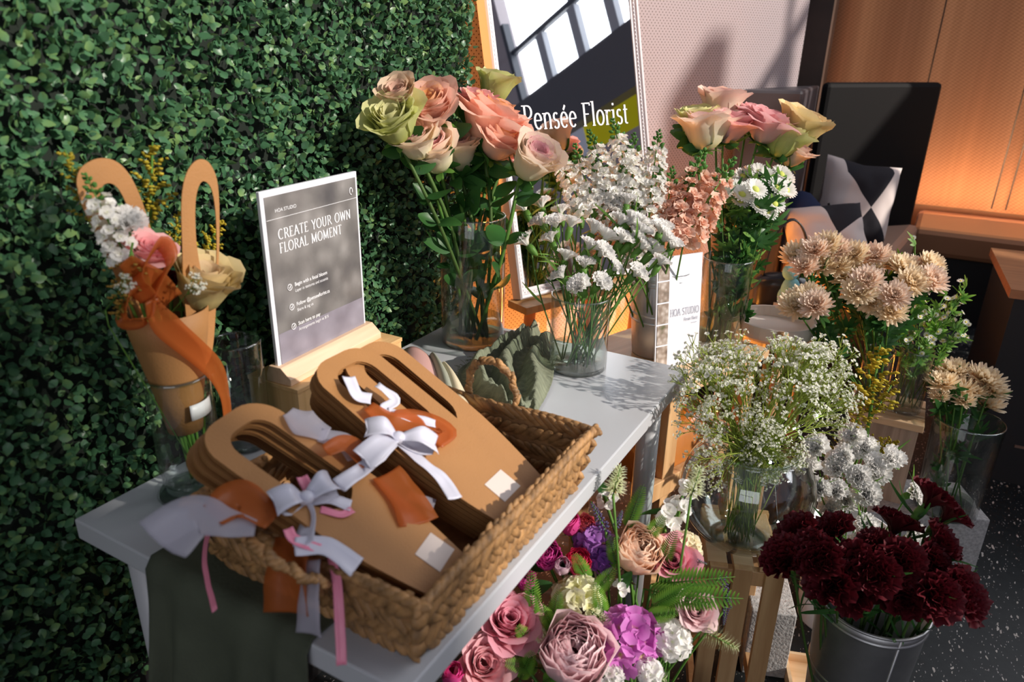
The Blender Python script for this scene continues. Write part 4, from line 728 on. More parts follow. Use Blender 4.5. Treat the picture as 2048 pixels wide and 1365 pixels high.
def spike_mesh(n, r, s, bud=True, taper=.7, seed=0):
    rs = random.Random(seed); g = G()
    for k in range(n):
        t = k / n; d = dirn(1.15 - .5 * t, k * 2.4 + rs.uniform(-.3, .3)); rr = r * (1 - taper * t) * rs.uniform(.7, 1.1); Mx = Matrix.Translation((d[0] * rr, d[1] * rr, .1 + .88 * t)) @ align(d)
        if bud: g.merge(lathe([(.001, 0), (.7, .4), (.75, .9), (.3, 1.5), (.001, 1.7)], 5), Mx, s * (1 - .5 * t))
        else:
            V, F, T = leaf_vf(1, .2, .1, .4, 3, 3); f = G().add(V, F, T); g.merge(f, Mx, s * (1 - .4 * t))
    return g
mesh_of('lavender', lambda: spike_mesh(60, .05, .028)); mesh_of('foxtail', lambda: spike_mesh(120, .05, .16, False, .6)); mesh_of('spikestem', lambda: tube([(0, 0, -.1), (0, 0, 1)], [.012, .006], 5, t=.5))
def plume_mesh(seed=0):
    """goldenrod plume: short side branches crowded with tiny yellow heads"""
    rs = random.Random(seed); g = G()
    for k in range(16):
        t = .12 + .86 * k / 16; az = k * 2.4; L = .17 * (1.05 - t) + .03
        for q in range(9):
            s = (q + .6) / 9; d = dirn(.75, az + rs.uniform(-.25, .25)); p = np.array([d[0], d[1], d[2]]) * L * s * 1.4 + [0, 0, t]
            p = p + np.array([rs.uniform(-1, 1) for _ in '123']) * .016; V, F = box_vf(-1, 1, -1, 1, -1, 1); r = rs.uniform(.014, .024); V = np.array(V) / np.linalg.norm(V[0]) * r
            Rm = np.array(Matrix.Rotation(rs.uniform(0, 3), 3, (rs.random(), rs.random(), 1))); g.add(V @ Rm.T + p, F, rs.random())
    return g
for s in range(2): mesh_of(f'plume{s}', lambda: plume_mesh(s))
def gyp_mesh(seed):
    """baby's breath spray of unit height: forking hair stems + tiny double blossoms"""
    rs = random.Random(seed); st_ = G(); fl = G()
    tiny = G()
    for k in range(7): petal(tiny, .05, 1., .42, (D2(20), D2(50 + 30 * (k % 2)), D2(70 + 20 * (k % 2))), k * 2.4, 3, 3, wid=lambda v: .4 + .6 * v, wrap=False, round_=.2)
    def grow(p, d, L, r, lev):
        d = d / np.linalg.norm(d); q = p + d * L; mid = (p + q) / 2 + np.array([rs.uniform(-1, 1) for _ in '123']) * L * .05
        tube([p, mid, q], [r, r * .85, r * .7], 4, st_, t=.4 + .15 * lev, cap=False)
        if lev == 3:
            sc = rs.uniform(.012, .020); fl.merge(tiny, Matrix.Translation(Vector(q)) @ align(d + np.array([rs.uniform(-.6, .6) for _ in '123']), rs.uniform(0, 6)), sc)
            return
        n = (4, 4, 4)[lev]
        for k in range(n):
            dd = d + dirn(PI / 2, k * 2 * PI / n + rs.uniform(-.5, .5) + lev) * rs.uniform(.30, .62) + np.array([0, 0, .12]); grow(q if k else p + d * L * .75, dd, L * rs.uniform(.42, .62) if lev else .20 * rs.uniform(.8, 1.25), r * .65, lev + 1)
    grow(np.array([0., 0, 0]), np.array([0., 0, 1]), .50, .0082, 0)
    return st_, fl
for s in range(4):
    a_, b_ = gyp_mesh(s + 20); ME[f'gyps{s}'] = a_.mesh('spray'); ME[f'gypf{s}'] = b_.mesh('blossoms')

PM = {}
def pm(name, *stops, **k): PM[name] = petal_mat('petal_' + name, stops, **k)
pm('peach', (0, (.92, .66, .48)), (.45, (.96, .66, .54)), (.75, (.96, .62, .50)), (1, (.94, .50, .18)), trans=.42); pm('pink', (0, (.93, .70, .60)), (.5, (.95, .58, .57)), (1, (.92, .48, .50)), trans=.42)
pm('cream', (0, (.76, .80, .42)), (.35, (.94, .88, .66)), (.68, (.95, .80, .66)), (.92, (.84, .46, .50)), trans=.42); pm('green', (0, (.52, .62, .14)), (.6, (.76, .78, .34)), (1, (.84, .80, .48)), trans=.42)
pm('dusty', (0, (.62, .55, .30)), (.7, (.74, .56, .40)), (1, (.72, .44, .36))); pm('gold', (0, (.66, .58, .20)), (.7, (.84, .68, .36)), (1, (.86, .66, .42))); pm('blush', (0, (.80, .74, .50)), (.6, (.86, .66, .54)), (1, (.84, .50, .48)))
pm('white', (0, (.80, .86, .60)), (.25, (.94, .93, .88)), (1, (.95, .94, .92)), trans=.45); pm('carmine', (0, (.040, .003, .006)), (1, (.105, .006, .012)), trans=.12, rough=.55)
pm('mum', (0, (.86, .62, .26)), (.35, (.93, .74, .46)), (1, (.95, .82, .62))); pm('mumpink', (0, (.84, .56, .30)), (.35, (.93, .68, .48)), (1, (.95, .80, .68))); pm('stockw', (0, (.74, .80, .46)), (.3, (.93, .92, .85)), (1, (.95, .94, .92)), trans=.45); pm('stockp', (0, (.80, .46, .24)), (.4, (.88, .54, .38)), (1, (.90, .64, .52)))
pm('gyp', (0, (.62, .72, .30)), (.4, (.90, .90, .78)), (1, (.93, .92, .88)), trans=.4); pm('plume', (0, (.42, .34, .02)), (1, (.68, .54, .06)), var=.3); pm('plume_gold', (0, (.36, .21, .03)), (1, (.58, .38, .08)), var=.3)
pm('hotpink', (0, (.60, .05, .22)), (1, (.84, .10, .38))); pm('coral', (0, (.75, .20, .14)), (1, (.86, .20, .24))); pm('magenta', (0, (.45, .04, .24)), (1, (.74, .10, .42))); pm('palepink', (0, (.78, .55, .62)), (1, (.88, .68, .76))); pm('crimson', (0, (.50, .02, .07)), (1, (.78, .05, .17)))
pm('purple', (0, (.34, .14, .40)), (1, (.46, .18, .60))); pm('violet', (0, (.20, .07, .34)), (1, (.30, .09, .50))); pm('lilac', (0, (.45, .30, .45)), (1, (.55, .35, .58))); pm('ivory', (0, (.80, .78, .34)), (1, (.90, .88, .70))); pm('silkcream', (0, (.80, .70, .40)), (1, (.90, .82, .62)))
pm('lav', (0, (.18, .15, .30)), (1, (.30, .25, .48))); pm('fox', (0, (.50, .58, .24)), (1, (.80, .82, .62))); pm('silkmagenta', (0, (.62, .55, .14)), (.3, (.70, .16, .60)), (1, (.85, .30, .76))); pm('silkpink', (0, (.80, .30, .36)), (1, (.95, .50, .60))); pm('silkdusty', (0, (.78, .36, .38)), (1, (.93, .56, .60))); pm('silkblush', (0, (.92, .58, .60)), (1, (.97, .76, .78))); pm('silkpeach', (0, (.95, .56, .32)), (.6, (.97, .66, .46)), (1, (.98, .80, .66)))

# ------------------------------------------------------------------ building one cut flower
def flower(kind, label, cat, foot, head, face, R, key, mat, group=None, stem_r=.0028, stem_m='stem', cal=None, eye=None, nleaf=0, leafkey='leaf', leafsize=.05, leafmat='leaf', lift=.55, bloom='bloom', yl=None, bow=.10, seed=0):
    """foot = lower end of the stalk, head = middle of the bloom, face = where the bloom looks"""
    rs = random.Random(hash((round(head[0] * 999), round(head[2] * 999), seed)) & 0xffff); foot = Vector(foot); head = Vector(head); face = Vector(face).normalized()
    t = thing(kind, label, cat, foot, 0, group); neck = head - face * R * lift; base = neck - face * R * .3
    mid = foot.lerp(base, .6) + Vector((rs.uniform(-1, 1), rs.uniform(-1, 1), 0)) * .012 * (bow / .1); P = ctrl([(0, 0, 0), mid - foot, base - foot, neck - foot], 12)
    obj('stem', tube(P, stem_r, 6), M[stem_m], t)
    Mx = Matrix.Translation(neck - foot) @ align(face, rs.uniform(0, 6)); inst(bloom, key, mat, t, Mx, float(R))
    if cal: inst('calyx', cal[0], M['stem'], t, Matrix.Translation(neck - foot - face * R * cal[2]) @ align(face), float(R * cal[1]))
    if eye: inst('flower_centre', 'eye', M[eye], t, Mx, float(R))
    for k in range(nleaf):
        f = rs.uniform(.55, .95) if yl is None else rs.uniform(*yl); p = Vector(P[int(f * 11)]); d = Vector((rs.uniform(-1, 1), rs.uniform(-1, 1), rs.uniform(-.1, .8)))
        if leafkey != 'leaf': d = Vector((rs.uniform(-1, 1), rs.uniform(-1, 1), rs.uniform(.2, 1.2)))
        inst('leaf', leafkey, M[leafmat], t, Matrix.Translation(p) @ align(d, rs.uniform(0, 6)), float(leafsize * rs.uniform(.7, 1.15)))
    return t
CAMR = cam.matrix_world.to_3x3(); CAMX, CAMY = CAMR @ Vector((1, 0, 0)), CAMR @ Vector((0, 1, 0))
ORD = 'first second third fourth fifth sixth seventh eighth ninth tenth eleventh twelfth thirteenth fourteenth'.split()
def ranked(pts, phrase, per=6):
    """labels that say where in its bunch each bloom stands: row counted from the top, then place from the left"""
    n = len(pts); idx = sorted(range(n), key=lambda i: -Vector(pts[i]).dot(CAMY)); out = [None] * n; rows = [idx[i:i + per] for i in range(0, n, per)]
    for r, row in enumerate(rows):
        row = sorted(row, key=lambda i: Vector(pts[i]).dot(CAMX))
        rn = 'top row' if r == 0 else ('lowest row' if r == len(rows) - 1 else ORD[r] + ' row down')
        for c, i in enumerate(row): out[i] = f'{phrase}, {rn}, ' + ('leftmost' if c == 0 else 'rightmost' if c == len(row) - 1 else ORD[c] + ' from left')
    return out
def disc(c, r, rs):
    a = rs.uniform(0, 2 * PI); q = r * math.sqrt(rs.random()); return (c[0] + q * math.cos(a), c[1] + q * math.sin(a), c[2])
def outward(head, c, up=.9, out=1.0): 
    d = Vector((head[0] - c[0], head[1] - c[1], 0)); d = d / max(.06, d.length); return d * out + Vector((0, 0, up))
def cyl_vase(name, label, loc, r, h, water=.0, flare=0., mat='glass', wmat='water', foot=.012, tk=.003, rz=0):
    t = thing(name, label, 'vase', loc)
    prof = [(.001, 0), (r - .004, 0), (r, .004), (r + flare, h - .003), (r + flare - tk * .5, h), (r + flare - tk, h - .003), (r - tk, foot), (.001, foot)]
    obj('body', lathe(prof, 56), M[mat], t); obj('rim', lathe([(r + flare + .0006, h - .004), (r + flare + .0006, h + .001), (r + flare - tk, h + .001), (r + flare - tk, h - .004)], 56), M['glass_thick'], t)
    obj('base', lathe([(.001, .0015), (r - .006, .0015), (r - .005, foot - .001), (.001, foot - .001)], 48), M['glass_thick'], t)
    if water:
        rw = r + flare * water / h - tk - .0006; obj('water', lathe([(.001, foot + .001), (r - tk - .0008, foot + .001), (rw, water), (.001, water)], 48), M[wmat], t)
    return t
# ================================================================== THINGS ON THE WHITE TABLE
TZ = .74
def cloth_grid(rows, n_u, n_v, bump):
    """smooth sheet through rows of control points; bump(u, v) -> offset along z or normal"""
    R = [ctrl([tuple(p) if len(p) == 3 else (*p, 0) for p in r], n_u) for r in rows]; R = np.array(R)
    out = np.stack([ctrl(R[:, i], n_v) for i in range(n_u)], 1); return out
# sage runner: crumpled gauze end at the back, smooth end hanging over the short front edge
gz = cloth_grid(GAUZE, 60, 90, None); U, Vv = np.meshgrid(np.linspace(0, 1, 60), np.linspace(0, 1, 90)); gz[:, :, 1] = np.minimum(gz[:, :, 1], .992)
env = (np.sin(PI * np.clip(U, 0.02, .98)) ** .5); fold = .5 + .5 * np.sin(U * 21 + 2.6 * np.sin(Vv * 4.5) + 3 * Vv + 1.2 * vnoise(np.stack([U * 4, Vv * 7, U * 0], -1), 1, 12)); fold2 = np.abs(vnoise(np.stack([U * 6 + Vv * 3, Vv * 5, U * 0], -1), 1, 7))
gz[:, :, 2] = .744 + env * (.036 * fold ** 1.5 + .030 * fold2 + .0025 * np.sin(Vv * 130 + 6 * fold) + .006 * vnoise(np.stack([U * 18, Vv * 22, U * 0], -1), 1, 8)) * (.55 + .45 * np.sin(PI * Vv) ** .5)
g = G(); g.add(gz, grid_faces(90, 60), .5)
rn = thing('table_runner', 'sage green gauze runner crumpled beside the tall rose vase', 'cloth', (0, 0, 0))
M['sage'] = plain('sage_gauze', (.205, .225, .15), .9, var=.28, scale=30, bump=.9, bscale=160, stretch=(1, 4, 1)); obj('gauze_cloth', g, M['sage'], rn, solid=.0015)
g = G()
for i in range(46):
    v = i / 45; p = gz[int(v * 50), 0] + [0, 0, .001]; d = np.array([-.7, .2, .12]) + npr.normal(0, .35, 3) * [1, 1, .3]; tube([p, p + d * .008, p + d * .016 + [0, 0, -.002]], .0005, 4, g, t=.5)
obj('frayed_edge', g, M['sage'], rn)
dr = thing('draped_cloth', 'dark sage cloth hanging in folds over the near table edge', 'cloth', (0, 0, 0))
n_u, n_v = 110, 60; u = np.linspace(0, 1, n_u); S_ = []
for j in range(n_v):
    v = j / (n_v - 1)
    x = .172 + .292 * u - .012 * np.sin(u * 9) * v
    f = np.sin(u * 24 + 1.6 * np.sin(u * 7)) * .5 + .5
    if v < .14: q = v / .14; y = .085 - .085 * q + 0 * u; z = .7435 + .004 * f * q + 0 * u
    else:
        q = (v - .14) / .86; y = -.008 - (.010 + .048 * f ** 1.2) * min(1, q * 2.2) - .02 * np.sin(PI * u) * min(1, q * 3); z = .7435 + .004 * f - .66 * q - .012 * (1 - np.exp(-q * 40)) + 0 * u
    S_.append(np.stack([x, y, z], -1))
g = G().add(np.array(S_), grid_faces(n_v, n_u), .5)
M['sage_dark'] = plain('dark_sage_cloth', (.065, .075, .048), .9, var=.2, scale=10, bump=.25, bscale=200); obj('cloth', g, M['sage_dark'], dr, solid=.002); dr.children[0].modifiers[0].offset = 1

# woven basket
bk = thing('woven_basket', 'rectangular water hyacinth basket holding the stacked kraft carriers', 'basket', (0, 0, TZ))
BX0, BX1, BY0, BY1, BH, FL = .258, .582, .048, .452, .098, .024
base = np.array([(BX0, BY0), (BX1, BY0), (BX1, BY1), (BX0, BY1)]); rim = base + np.array([(-FL, -FL), (FL, -FL), (FL, FL), (-FL, FL)]) * .9
M['hyacinth'] = plain('water_hyacinth', (.33, .175, .065), .6, var=.5, scale=55, bump=.3, bscale=220)
def lump(g, c, a, n, L, W, Tk):
    """one strand of the braid: flattened spindle with long axis a, facing n"""
    a = a / np.linalg.norm(a); b = np.cross(n, a); th = np.linspace(0, PI, 6); ph = np.linspace(0, 2 * PI, 7, endpoint=False)
    V = [c + a * math.cos(t) * L / 2 + (b * math.cos(p) * W / 2 + n * math.sin(p) * Tk / 2) * math.sin(t) ** .7 for p in ph for t in th]
    return g.add(V, [(j * 6 + i, j * 6 + i + 1, ((j + 1) % 7) * 6 + i + 1, ((j + 1) % 7) * 6 + i) for j in range(7) for i in range(5)], rnd.random())
gb, gr = G(), G(); rr_ = random.Random(5)
for i in range(4):
    a0, a1, r0, r1 = base[i], base[(i + 1) % 4], rim[i], rim[(i + 1) % 4]; e = np.append((a1 - a0) / np.linalg.norm(a1 - a0), 0); nout = np.array([e[1], -e[0], .25]); nout /= np.linalg.norm(nout); up = np.cross(nout, -e); up = up if up[2] > 0 else -up
    Lw = np.linalg.norm(r1 - r0); rows = 4; cols = int(Lw / .0155)
    for r in range(rows):
        f = (r + .45) / rows
        for c in range(1, cols):
            s = (c + .5 * (r % 2)) / (cols + .25); p0 = a0 + (a1 - a0) * s; p1 = r0 + (r1 - r0) * s; p = np.append(p0 + (p1 - p0) * f, .004 + BH * f); ang = (.72 if r % 2 else -.72) + rr_.uniform(-.15, .15)
            lump(gb, p + nout * rr_.uniform(-.001, .0015), e * math.cos(ang) + up * math.sin(ang), nout, .052 * rr_.uniform(.85, 1.15), .017, .0085)
    for q in range(7): lump(gb, np.append(a0 + (r0 - a0) * (q + .5) / 7, .004 + BH * (q + .5) / 7), np.array([*(e[:2] * (1 if q % 2 else -1)), .9]), nout - e * .8, .026, .018, .012)
    for c in range(int(Lw / .0135) + 1):
        s = c / int(Lw / .0135); p = np.append(r0 + (r1 - r0) * s, BH + .003 * math.sin(s * 9)); d = np.array([0, 0, .5]) + nout * .8 + e * .45; lump(gr, p, np.cross(d / np.linalg.norm(d), e) * .25 + e, np.array([0, 0, 1.]), .028, .013, .013)
lin = G(); lin.add([(*p, .003) for p in base] + [(*p, BH - .004) for p in rim], [(0, 1, 2, 3)] + [(i, (i + 1) % 4, 4 + (i + 1) % 4, 4 + i) for i in range(4)])
obj('body', gb, M['hyacinth'], bk); obj('rim', gr, M['hyacinth'], bk); obj('lining', lin, plain('basket_lining', (.30, .15, .055), .8, var=.3, scale=40), bk, smooth=False, solid=.005)
def handle(pts):
    g = G(); P = ctrl(pts, 40); P, T, A, B = frames(P)
    for i in range(1, 39, 1):
        d = T[i] * .8 + (A[i] * math.cos(i * .9) + B[i] * math.sin(i * .9)) * .55; lump(g, P[i] + (A[i] * math.cos(i * 1.0) + B[i] * math.sin(i * 1.0)) * .002, d, A[i], .019, .011, .011)
    obj('handle', g, M['hyacinth'], bk)
handle([(.376, .474, .098), (.372, .478, .130), (.385, .480, .158), (.412, .482, .168), (.440, .482, .158), (.458, .480, .132), (.464, .474, .098)])
handle([(.36, .026, .098), (.372, .000, .122), (.405, -.016, .130), (.44, -.020, .126), (.475, -.012, .112), (.492, .010, .092)])

# kraft flower carriers
def sheet_mesh(outer, holes, thick=.0011):
    c = bpy.data.curves.new('sheet', 'CURVE'); c.dimensions = '2D'; c.fill_mode = 'BOTH'; c.extrude = thick / 2
    for loop in [outer] + holes:
        s = c.splines.new('POLY'); s.points.add(len(loop) - 1); s.use_cyclic_u = True
        for p, q in zip(s.points, loop): p.co = (q[0], q[1], 0, 1)
    o = bpy.data.objects.new('sheet', c); COL.objects.link(o); me = bpy.data.meshes.new_from_object(o.evaluated_get(bpy.context.evaluated_depsgraph_get())); bpy.data.objects.remove(o); return me
def smooth_loop(pts, n=64):
    P = np.array(list(pts) * 3, float); k = len(pts); Q = ctrl(P, n * 3 + 1)[n:2 * n]; return [tuple(q[:2]) for q in np.column_stack([Q[:, :2], 0 * Q[:, 0]])] if P.shape[1] == 2 else Q
BL = .335
outer = [(-.042, 0), (.042, 0)] + [(.042 + .022 * math.sin(PI / 2 * t), .165 * t) for t in np.linspace(.1, 1, 6)] + arc(.020, .292, .043, .043, 8, 90, 7) + arc(-.020, .292, .043, .043, 90, 172, 7) + [(-.042 - .022 * math.sin(PI / 2 * t), .165 * t) for t in np.linspace(1, .1, 6)]
hole = arc(0, .185, .036, .036, 180, 360, 11) + arc(.012, .284, .024, .026, 0, 90, 6) + arc(-.012, .284, .024, .026, 90, 180, 6)
SH_ME = sheet_mesh(outer, [hole])
st_me = box(-.022, .022, 0, .036, 0, .0006).mesh('sticker', False)
def carrier(label, B, T, roll=0., sticker=True, group='kraft flower carriers stacked in the basket'):
    B, T = Vector(B), Vector(T); yv = (T - B).normalized(); zv = (Vector((0, 0, 1)) - yv * yv.z).normalized(); xv = yv.cross(zv); R_ = Matrix((xv, yv, zv)).transposed().to_4x4() @ Matrix.Rotation(roll, 4, 'Y')
    t = thing('flower_carrier', label, 'paper carrier', B, 0, group); t.rotation_euler = R_.to_euler()
    a = linkm('front_sheet', SH_ME, M['kraft'], t); a.location = (0, 0, .0016); b = linkm('back_sheet', SH_ME, M['kraft'], t); b.location = (0, 0, -.0016)
    if sticker: s = linkm('sticker', st_me, M['sticker_dull'], t); s.location = (.016, .012, .0024)
    return t
SLOT = ['topmost', 'second', 'third', 'fourth', 'fifth', 'sixth', 'seventh', 'lowest']
front, back, fan = [], [], []
for k in range(5):
    front.append(carrier(f'kraft flower carrier, {SLOT[k] if k < 4 else "lowest"} of the near stack in the basket', (.577 - .009 * k, .118 + .004 * (k % 2) + .002 * k, .803 - .0078 * k), (.292 - .009 * k, .062 - .005 * (k % 3), .958 - .0090 * k), sticker=k == 0))
for k in range(7):
    back.append(carrier(f'kraft flower carrier, {SLOT[k] if k < 6 else "lowest"} of the rear left stack in the basket', (.578 - .006 * k, .268 + .001 * k, .812 - .0072 * k), (.283 - .012 * k - (.014 if k > 2 else 0) - (.010 if k > 4 else 0), .262 + (.006 * k if k > 2 else 0), .965 - .0078 * k), sticker=k == 0))
for k in range(4):
    fan.append(carrier(f'kraft flower carrier, {SLOT[k] if k < 3 else "lowest"} of the rear right fan in the basket', (.572 - .004 * k, .330 + .008 * k, .794 - .0075 * k), (.290 - .006 * k, .318 + .006 * k, .952 - .0085 * k), sticker=False))
bpy.context.view_layer.update()
f0, b0 = front[0], back[0]
f0['label'] = 'topmost near kraft flower carrier tied with white satin and pink ribbon'; b0['label'] = 'topmost rear kraft flower carrier tied with white bow over orange organza'
UPN = np.array((.48, 0, .88))
def rb(o, key, w_, mat, nrm=UPN, name='ribbon', pts=None, n=26):
    g = ribbon(np.array(RIB[key] if pts is None else pts, float) - np.array(o.location), w_, None, n, None, nrm); V = g.V[0]; V += .003 * vnoise(V, 45, len(key))[:, None] * np.array(nrm)
    q = obj(name, g, M[mat], o, solid=.0006); q.matrix_parent_inverse = o.rotation_euler.to_matrix().to_4x4().inverted(); return q
def bow(o, knot, ends, w_, mat='satin_white'):
    k = np.array(knot)
    for e in ends:
        d = np.array(e) - k; rb(o, '', (w_ * .35, w_, w_ * 1.15, w_, w_ * .35), mat, UPN, 'bow_loop', [k + UPN * .004, k + d * .55 + UPN * .020, k + d + UPN * .008, k + d * .6 - UPN * .002, k + UPN * .001], 30)
    g = G(); blob(k - np.array(o.location) + UPN * .006, (w_ * .33, w_ * .33, w_ * .28), g, 8); q = obj('bow_knot', g, M[mat], o); q.matrix_parent_inverse = o.rotation_euler.to_matrix().to_4x4().inverted()
bow(f0, RIB['front_loop_a'][0], [RIB['front_loop_a'][2], RIB['front_loop_b'][2]], .030)
rb(f0, 'front_tail_a', (.012, .026), 'satin_white', np.array((.1, -.75, .65))); rb(f0, 'front_tail_b', (.010, .018), 'satin_white'); rb(f0, 'front_tail_c', (.022, .027), 'satin_white')
rb(f0, 'front_sheer', (.06, .045, .02), 'organza_white'); rb(f0, 'front_orange', (.03, .052, .03), 'organza'); rb(f0, 'front_pink_a', .014, 'satin_pink'); rb(f0, 'front_pink_b', .010, 'satin_pink'); rb(f0, 'front_pink_c', .012, 'satin_pink')
for P_, w_ in zip(PINKTAIL, (.009, .011)): rb(f0, '', w_, 'satin_pink', np.array((.55, -.83, .1)), pts=P_)
rb(f0, '', (.05, .06), 'organza', np.array((.1, -.9, .3)), pts=[(.435, .02, .865), (.448, -.006, .835), (.458, -.020, .80)]); rb(f0, '', (.02, .035), 'organza_white', np.array((.1, -.9, .3)), pts=[(.47, .012, .855), (.485, -.014, .825), (.492, -.024, .79)])
bow(b0, RIB['back_loop_a'][0], [RIB['back_loop_a'][2], RIB['back_loop_b'][2], RIB['back_loop_c'][2]], .030)
rb(b0, 'back_tail_a', (.014, .022), 'satin_white'); rb(b0, 'back_tail_b', (.014, .023), 'satin_white'); rb(b0, 'back_orange', (.022, .045, .034, .02), 'organza'); rb(b0, 'back_orange_b', (.018, .034), 'organza'); rb(b0, 'back_white_a', .020, 'satin_white'); rb(b0, 'back_white_b', .015, 'satin_white')
rb(back[4], 'left_white', (.02, .05, .025), 'organza_white'); rb(back[4], 'left_white_b', (.025, .035), 'organza_white'); rb(front[1], 'gap_orange', (.045, .055), 'organza'); rb(front[1], 'gap_white', (.012, .02), 'organza_white')

# folded papers between box and basket
for (c, nm_, lb, mt) in zip(PAPER, ('pink', 'grey', 'cream'), ('pink sheet of wrapping paper rolled flat behind the basket', 'grey green strip of wrapping paper between pink and cream sheets', 'cream sheet of wrapping paper nearest the sage runner'), (('pink_paper', (.66, .38, .34)), ('grey_paper', (.34, .35, .27)), ('cream_paper', (.72, .62, .42)))):
    a, b, c_, d = [np.array(q) for q in c]; n = 16; U, Vv = np.meshgrid(np.linspace(0, 1, n), np.linspace(0, 1, n)); P = ((1 - U) * (1 - Vv))[..., None] * a + (U * (1 - Vv))[..., None] * b + (U * Vv)[..., None] * c_ + ((1 - U) * Vv)[..., None] * d
    P[..., 2] += .018 * np.sin(PI * U) + .012 * np.sin(PI * Vv); P[..., 2] = np.maximum(P[..., 2], .7445); P[..., 0] = np.where(P[..., 1] < .63, np.maximum(P[..., 0], .125), P[..., 0])
    o = obj('wrapping_paper', G().add(P, grid_faces(n, n)), plain(mt[0], mt[1], .5), solid=.0006); tag(o, lb, 'paper')

# glass vessels on the table
cyl_vase('glass_vase', 'tall clear cylinder vase of peach roses in low water', (.115, .888, TZ), .073, .298, .058, wmat='murky', foot=.014)
cyl_vase('glass_vase', 'short clear cylinder vase of white carnations in front of steel bucket', (.388, .882, TZ), .0625, .165, .05, foot=.012)
j1 = thing('glass_vase', 'footed clear vase holding the kraft bouquet with orange organza', 'vase', (.088, .140, TZ))
obj('body', lathe([(.001, .016), (.030, .016), (.043, .026), (.0455, .05), (.0455, .197), (.0440, .20), (.0430, .197), (.0425, .05), (.040, .030), (.001, .024)], 56), M['glass'], j1); obj('foot', lathe([(.001, 0), (.052, 0), (.055, .004), (.050, .010), (.034, .016), (.001, .018)], 56), M['glass_thick'], j1); obj('rim', lathe([(.0462, .196), (.0462, .201), (.0428, .201), (.0428, .196)], 56), M['glass_thick'], j1)
cyl_vase('glass_vase', 'empty clear cylinder vase between kraft bouquet and bamboo box', (.042, .283, TZ), .041, .192, 0, foot=.01)

# kraft bouquet in the footed vase
kb = thing('bouquet_carrier', 'kraft handled bouquet carrier with orange organza standing in glass', 'paper carrier', (.088, .140, .85))
LO = Vector((.088, .140, .85))
cone = lathe([(.024, 0), (.033, .06), (.0405, .10), (.050, .15), (.056, .19)], 40); cone.F = cone.F; obj('wrap', cone, M['kraft'], kb, solid=.0012)
def yz_sheet(outer, hole, x, name):
    me = sheet_mesh([(p[0], p[1]) for p in smooth_loop([(a, b) for a, b in outer])], [[(p[0], p[1]) for p in smooth_loop([(a, b) for a, b in hole])]], .0014)
    o = linkm(name, me, M['kraft'], kb); o.matrix_local = Matrix.Translation((x - LO.x, -LO.y, -LO.z)) @ Matrix(((0, 0, 1, 0), (1, 0, 0, 0), (0, 1, 0, 0), (0, 0, 0, 1))); return o
def smooth_loop(pts, n=70):
    k = len(pts); P = np.array(list(pts) * 3); P = np.column_stack([P, 0 * P[:, 0]]); idx = np.linspace(k, 2 * k, n, endpoint=False); Q = ctrl(P, 3 * k * 12 - 11); return [tuple(Q[int(i * (len(Q) - 1) / (3 * k - 1))][:2]) for i in idx]
yz_sheet([(.108, .99), (.104, 1.04), (.088, 1.12), (.068, 1.195), (.072, 1.232), (.100, 1.246), (.128, 1.236), (.146, 1.20), (.158, 1.13), (.168, 1.05), (.166, .99)], [(.118, 1.08), (.106, 1.13), (.092, 1.185), (.100, 1.212), (.118, 1.208), (.130, 1.17), (.138, 1.11), (.134, 1.075)], .062, 'handle_sheet')
yz_sheet([(.154, .955), (.156, 1.05), (.166, 1.13), (.176, 1.19), (.190, 1.222), (.210, 1.236), (.228, 1.228), (.236, 1.195), (.226, 1.12), (.208, 1.04), (.184, .955)], [(.192, 1.06), (.188, 1.12), (.196, 1.18), (.210, 1.206), (.224, 1.196), (.226, 1.16), (.218, 1.10), (.206, 1.055)], .110, 'handle_sheet')
st = obj('sticker', G().add([(LO.x + .040 * math.cos(a) - LO.x, .040 * math.sin(a), z) for z in (.028, .052) for a in np.linspace(-.35, .75, 12)], grid_faces(2, 12)), M['sticker'], kb, solid=.0006)
for key, w_, sd in (('tail', (.016, .036, .030, .014, .012), (.2, .7, .5)), ('loop', .024, (.5, .3, .8)), ('loop2', .022, (.6, .2, .8)), ('sheer', (.02, .04, .03), (.3, .3, .8))):
    g = ribbon(np.array(KRIB[key]) - np.array(LO), w_, sd, 26); obj('ribbon', g, M['organza'], kb, solid=.0005)
def spray(kind, label, cat, foot, tip, len_keys, group=None, stemto=None, W=1.0):
    """spike-like stem: flower spike from foot-of-spike to tip, stalk running down to stemto"""
    a, b = Vector(foot), Vector(tip); d = b - a; L = d.length; root = Vector(stemto) if stemto else a
    t = thing(kind, label, cat, root, 0, group); Mx = Matrix.Translation(a - root) @ align(d)
    for name, key, mat in len_keys: inst(name, key, mat, t, Mx, (L * W, L * W, L))
    if stemto:
        mid = (root + a) / 2 + Vector((0, 0, .02)); obj('stem', tube(ctrl([(0, 0, 0), mid - root, a - root + d * .03], 10), .0022, 6), M['stem'], t)
    return t
KF = (.09, .145, .775)
def kf(dx, dy): return (KF[0] + dx, KF[1] + dy, KF[2] + rnd.uniform(-.012, .012))
a, b = KFLOW['stockw']; spray('stock_flower', 'white stock spike lying along the left kraft handle', 'flower', b, a, [('florets', 'stock0', PM['stockw']), ('buds', 'stockbud0', M['leaf_light'])], stemto=kf(0, -.01), W=1.25)
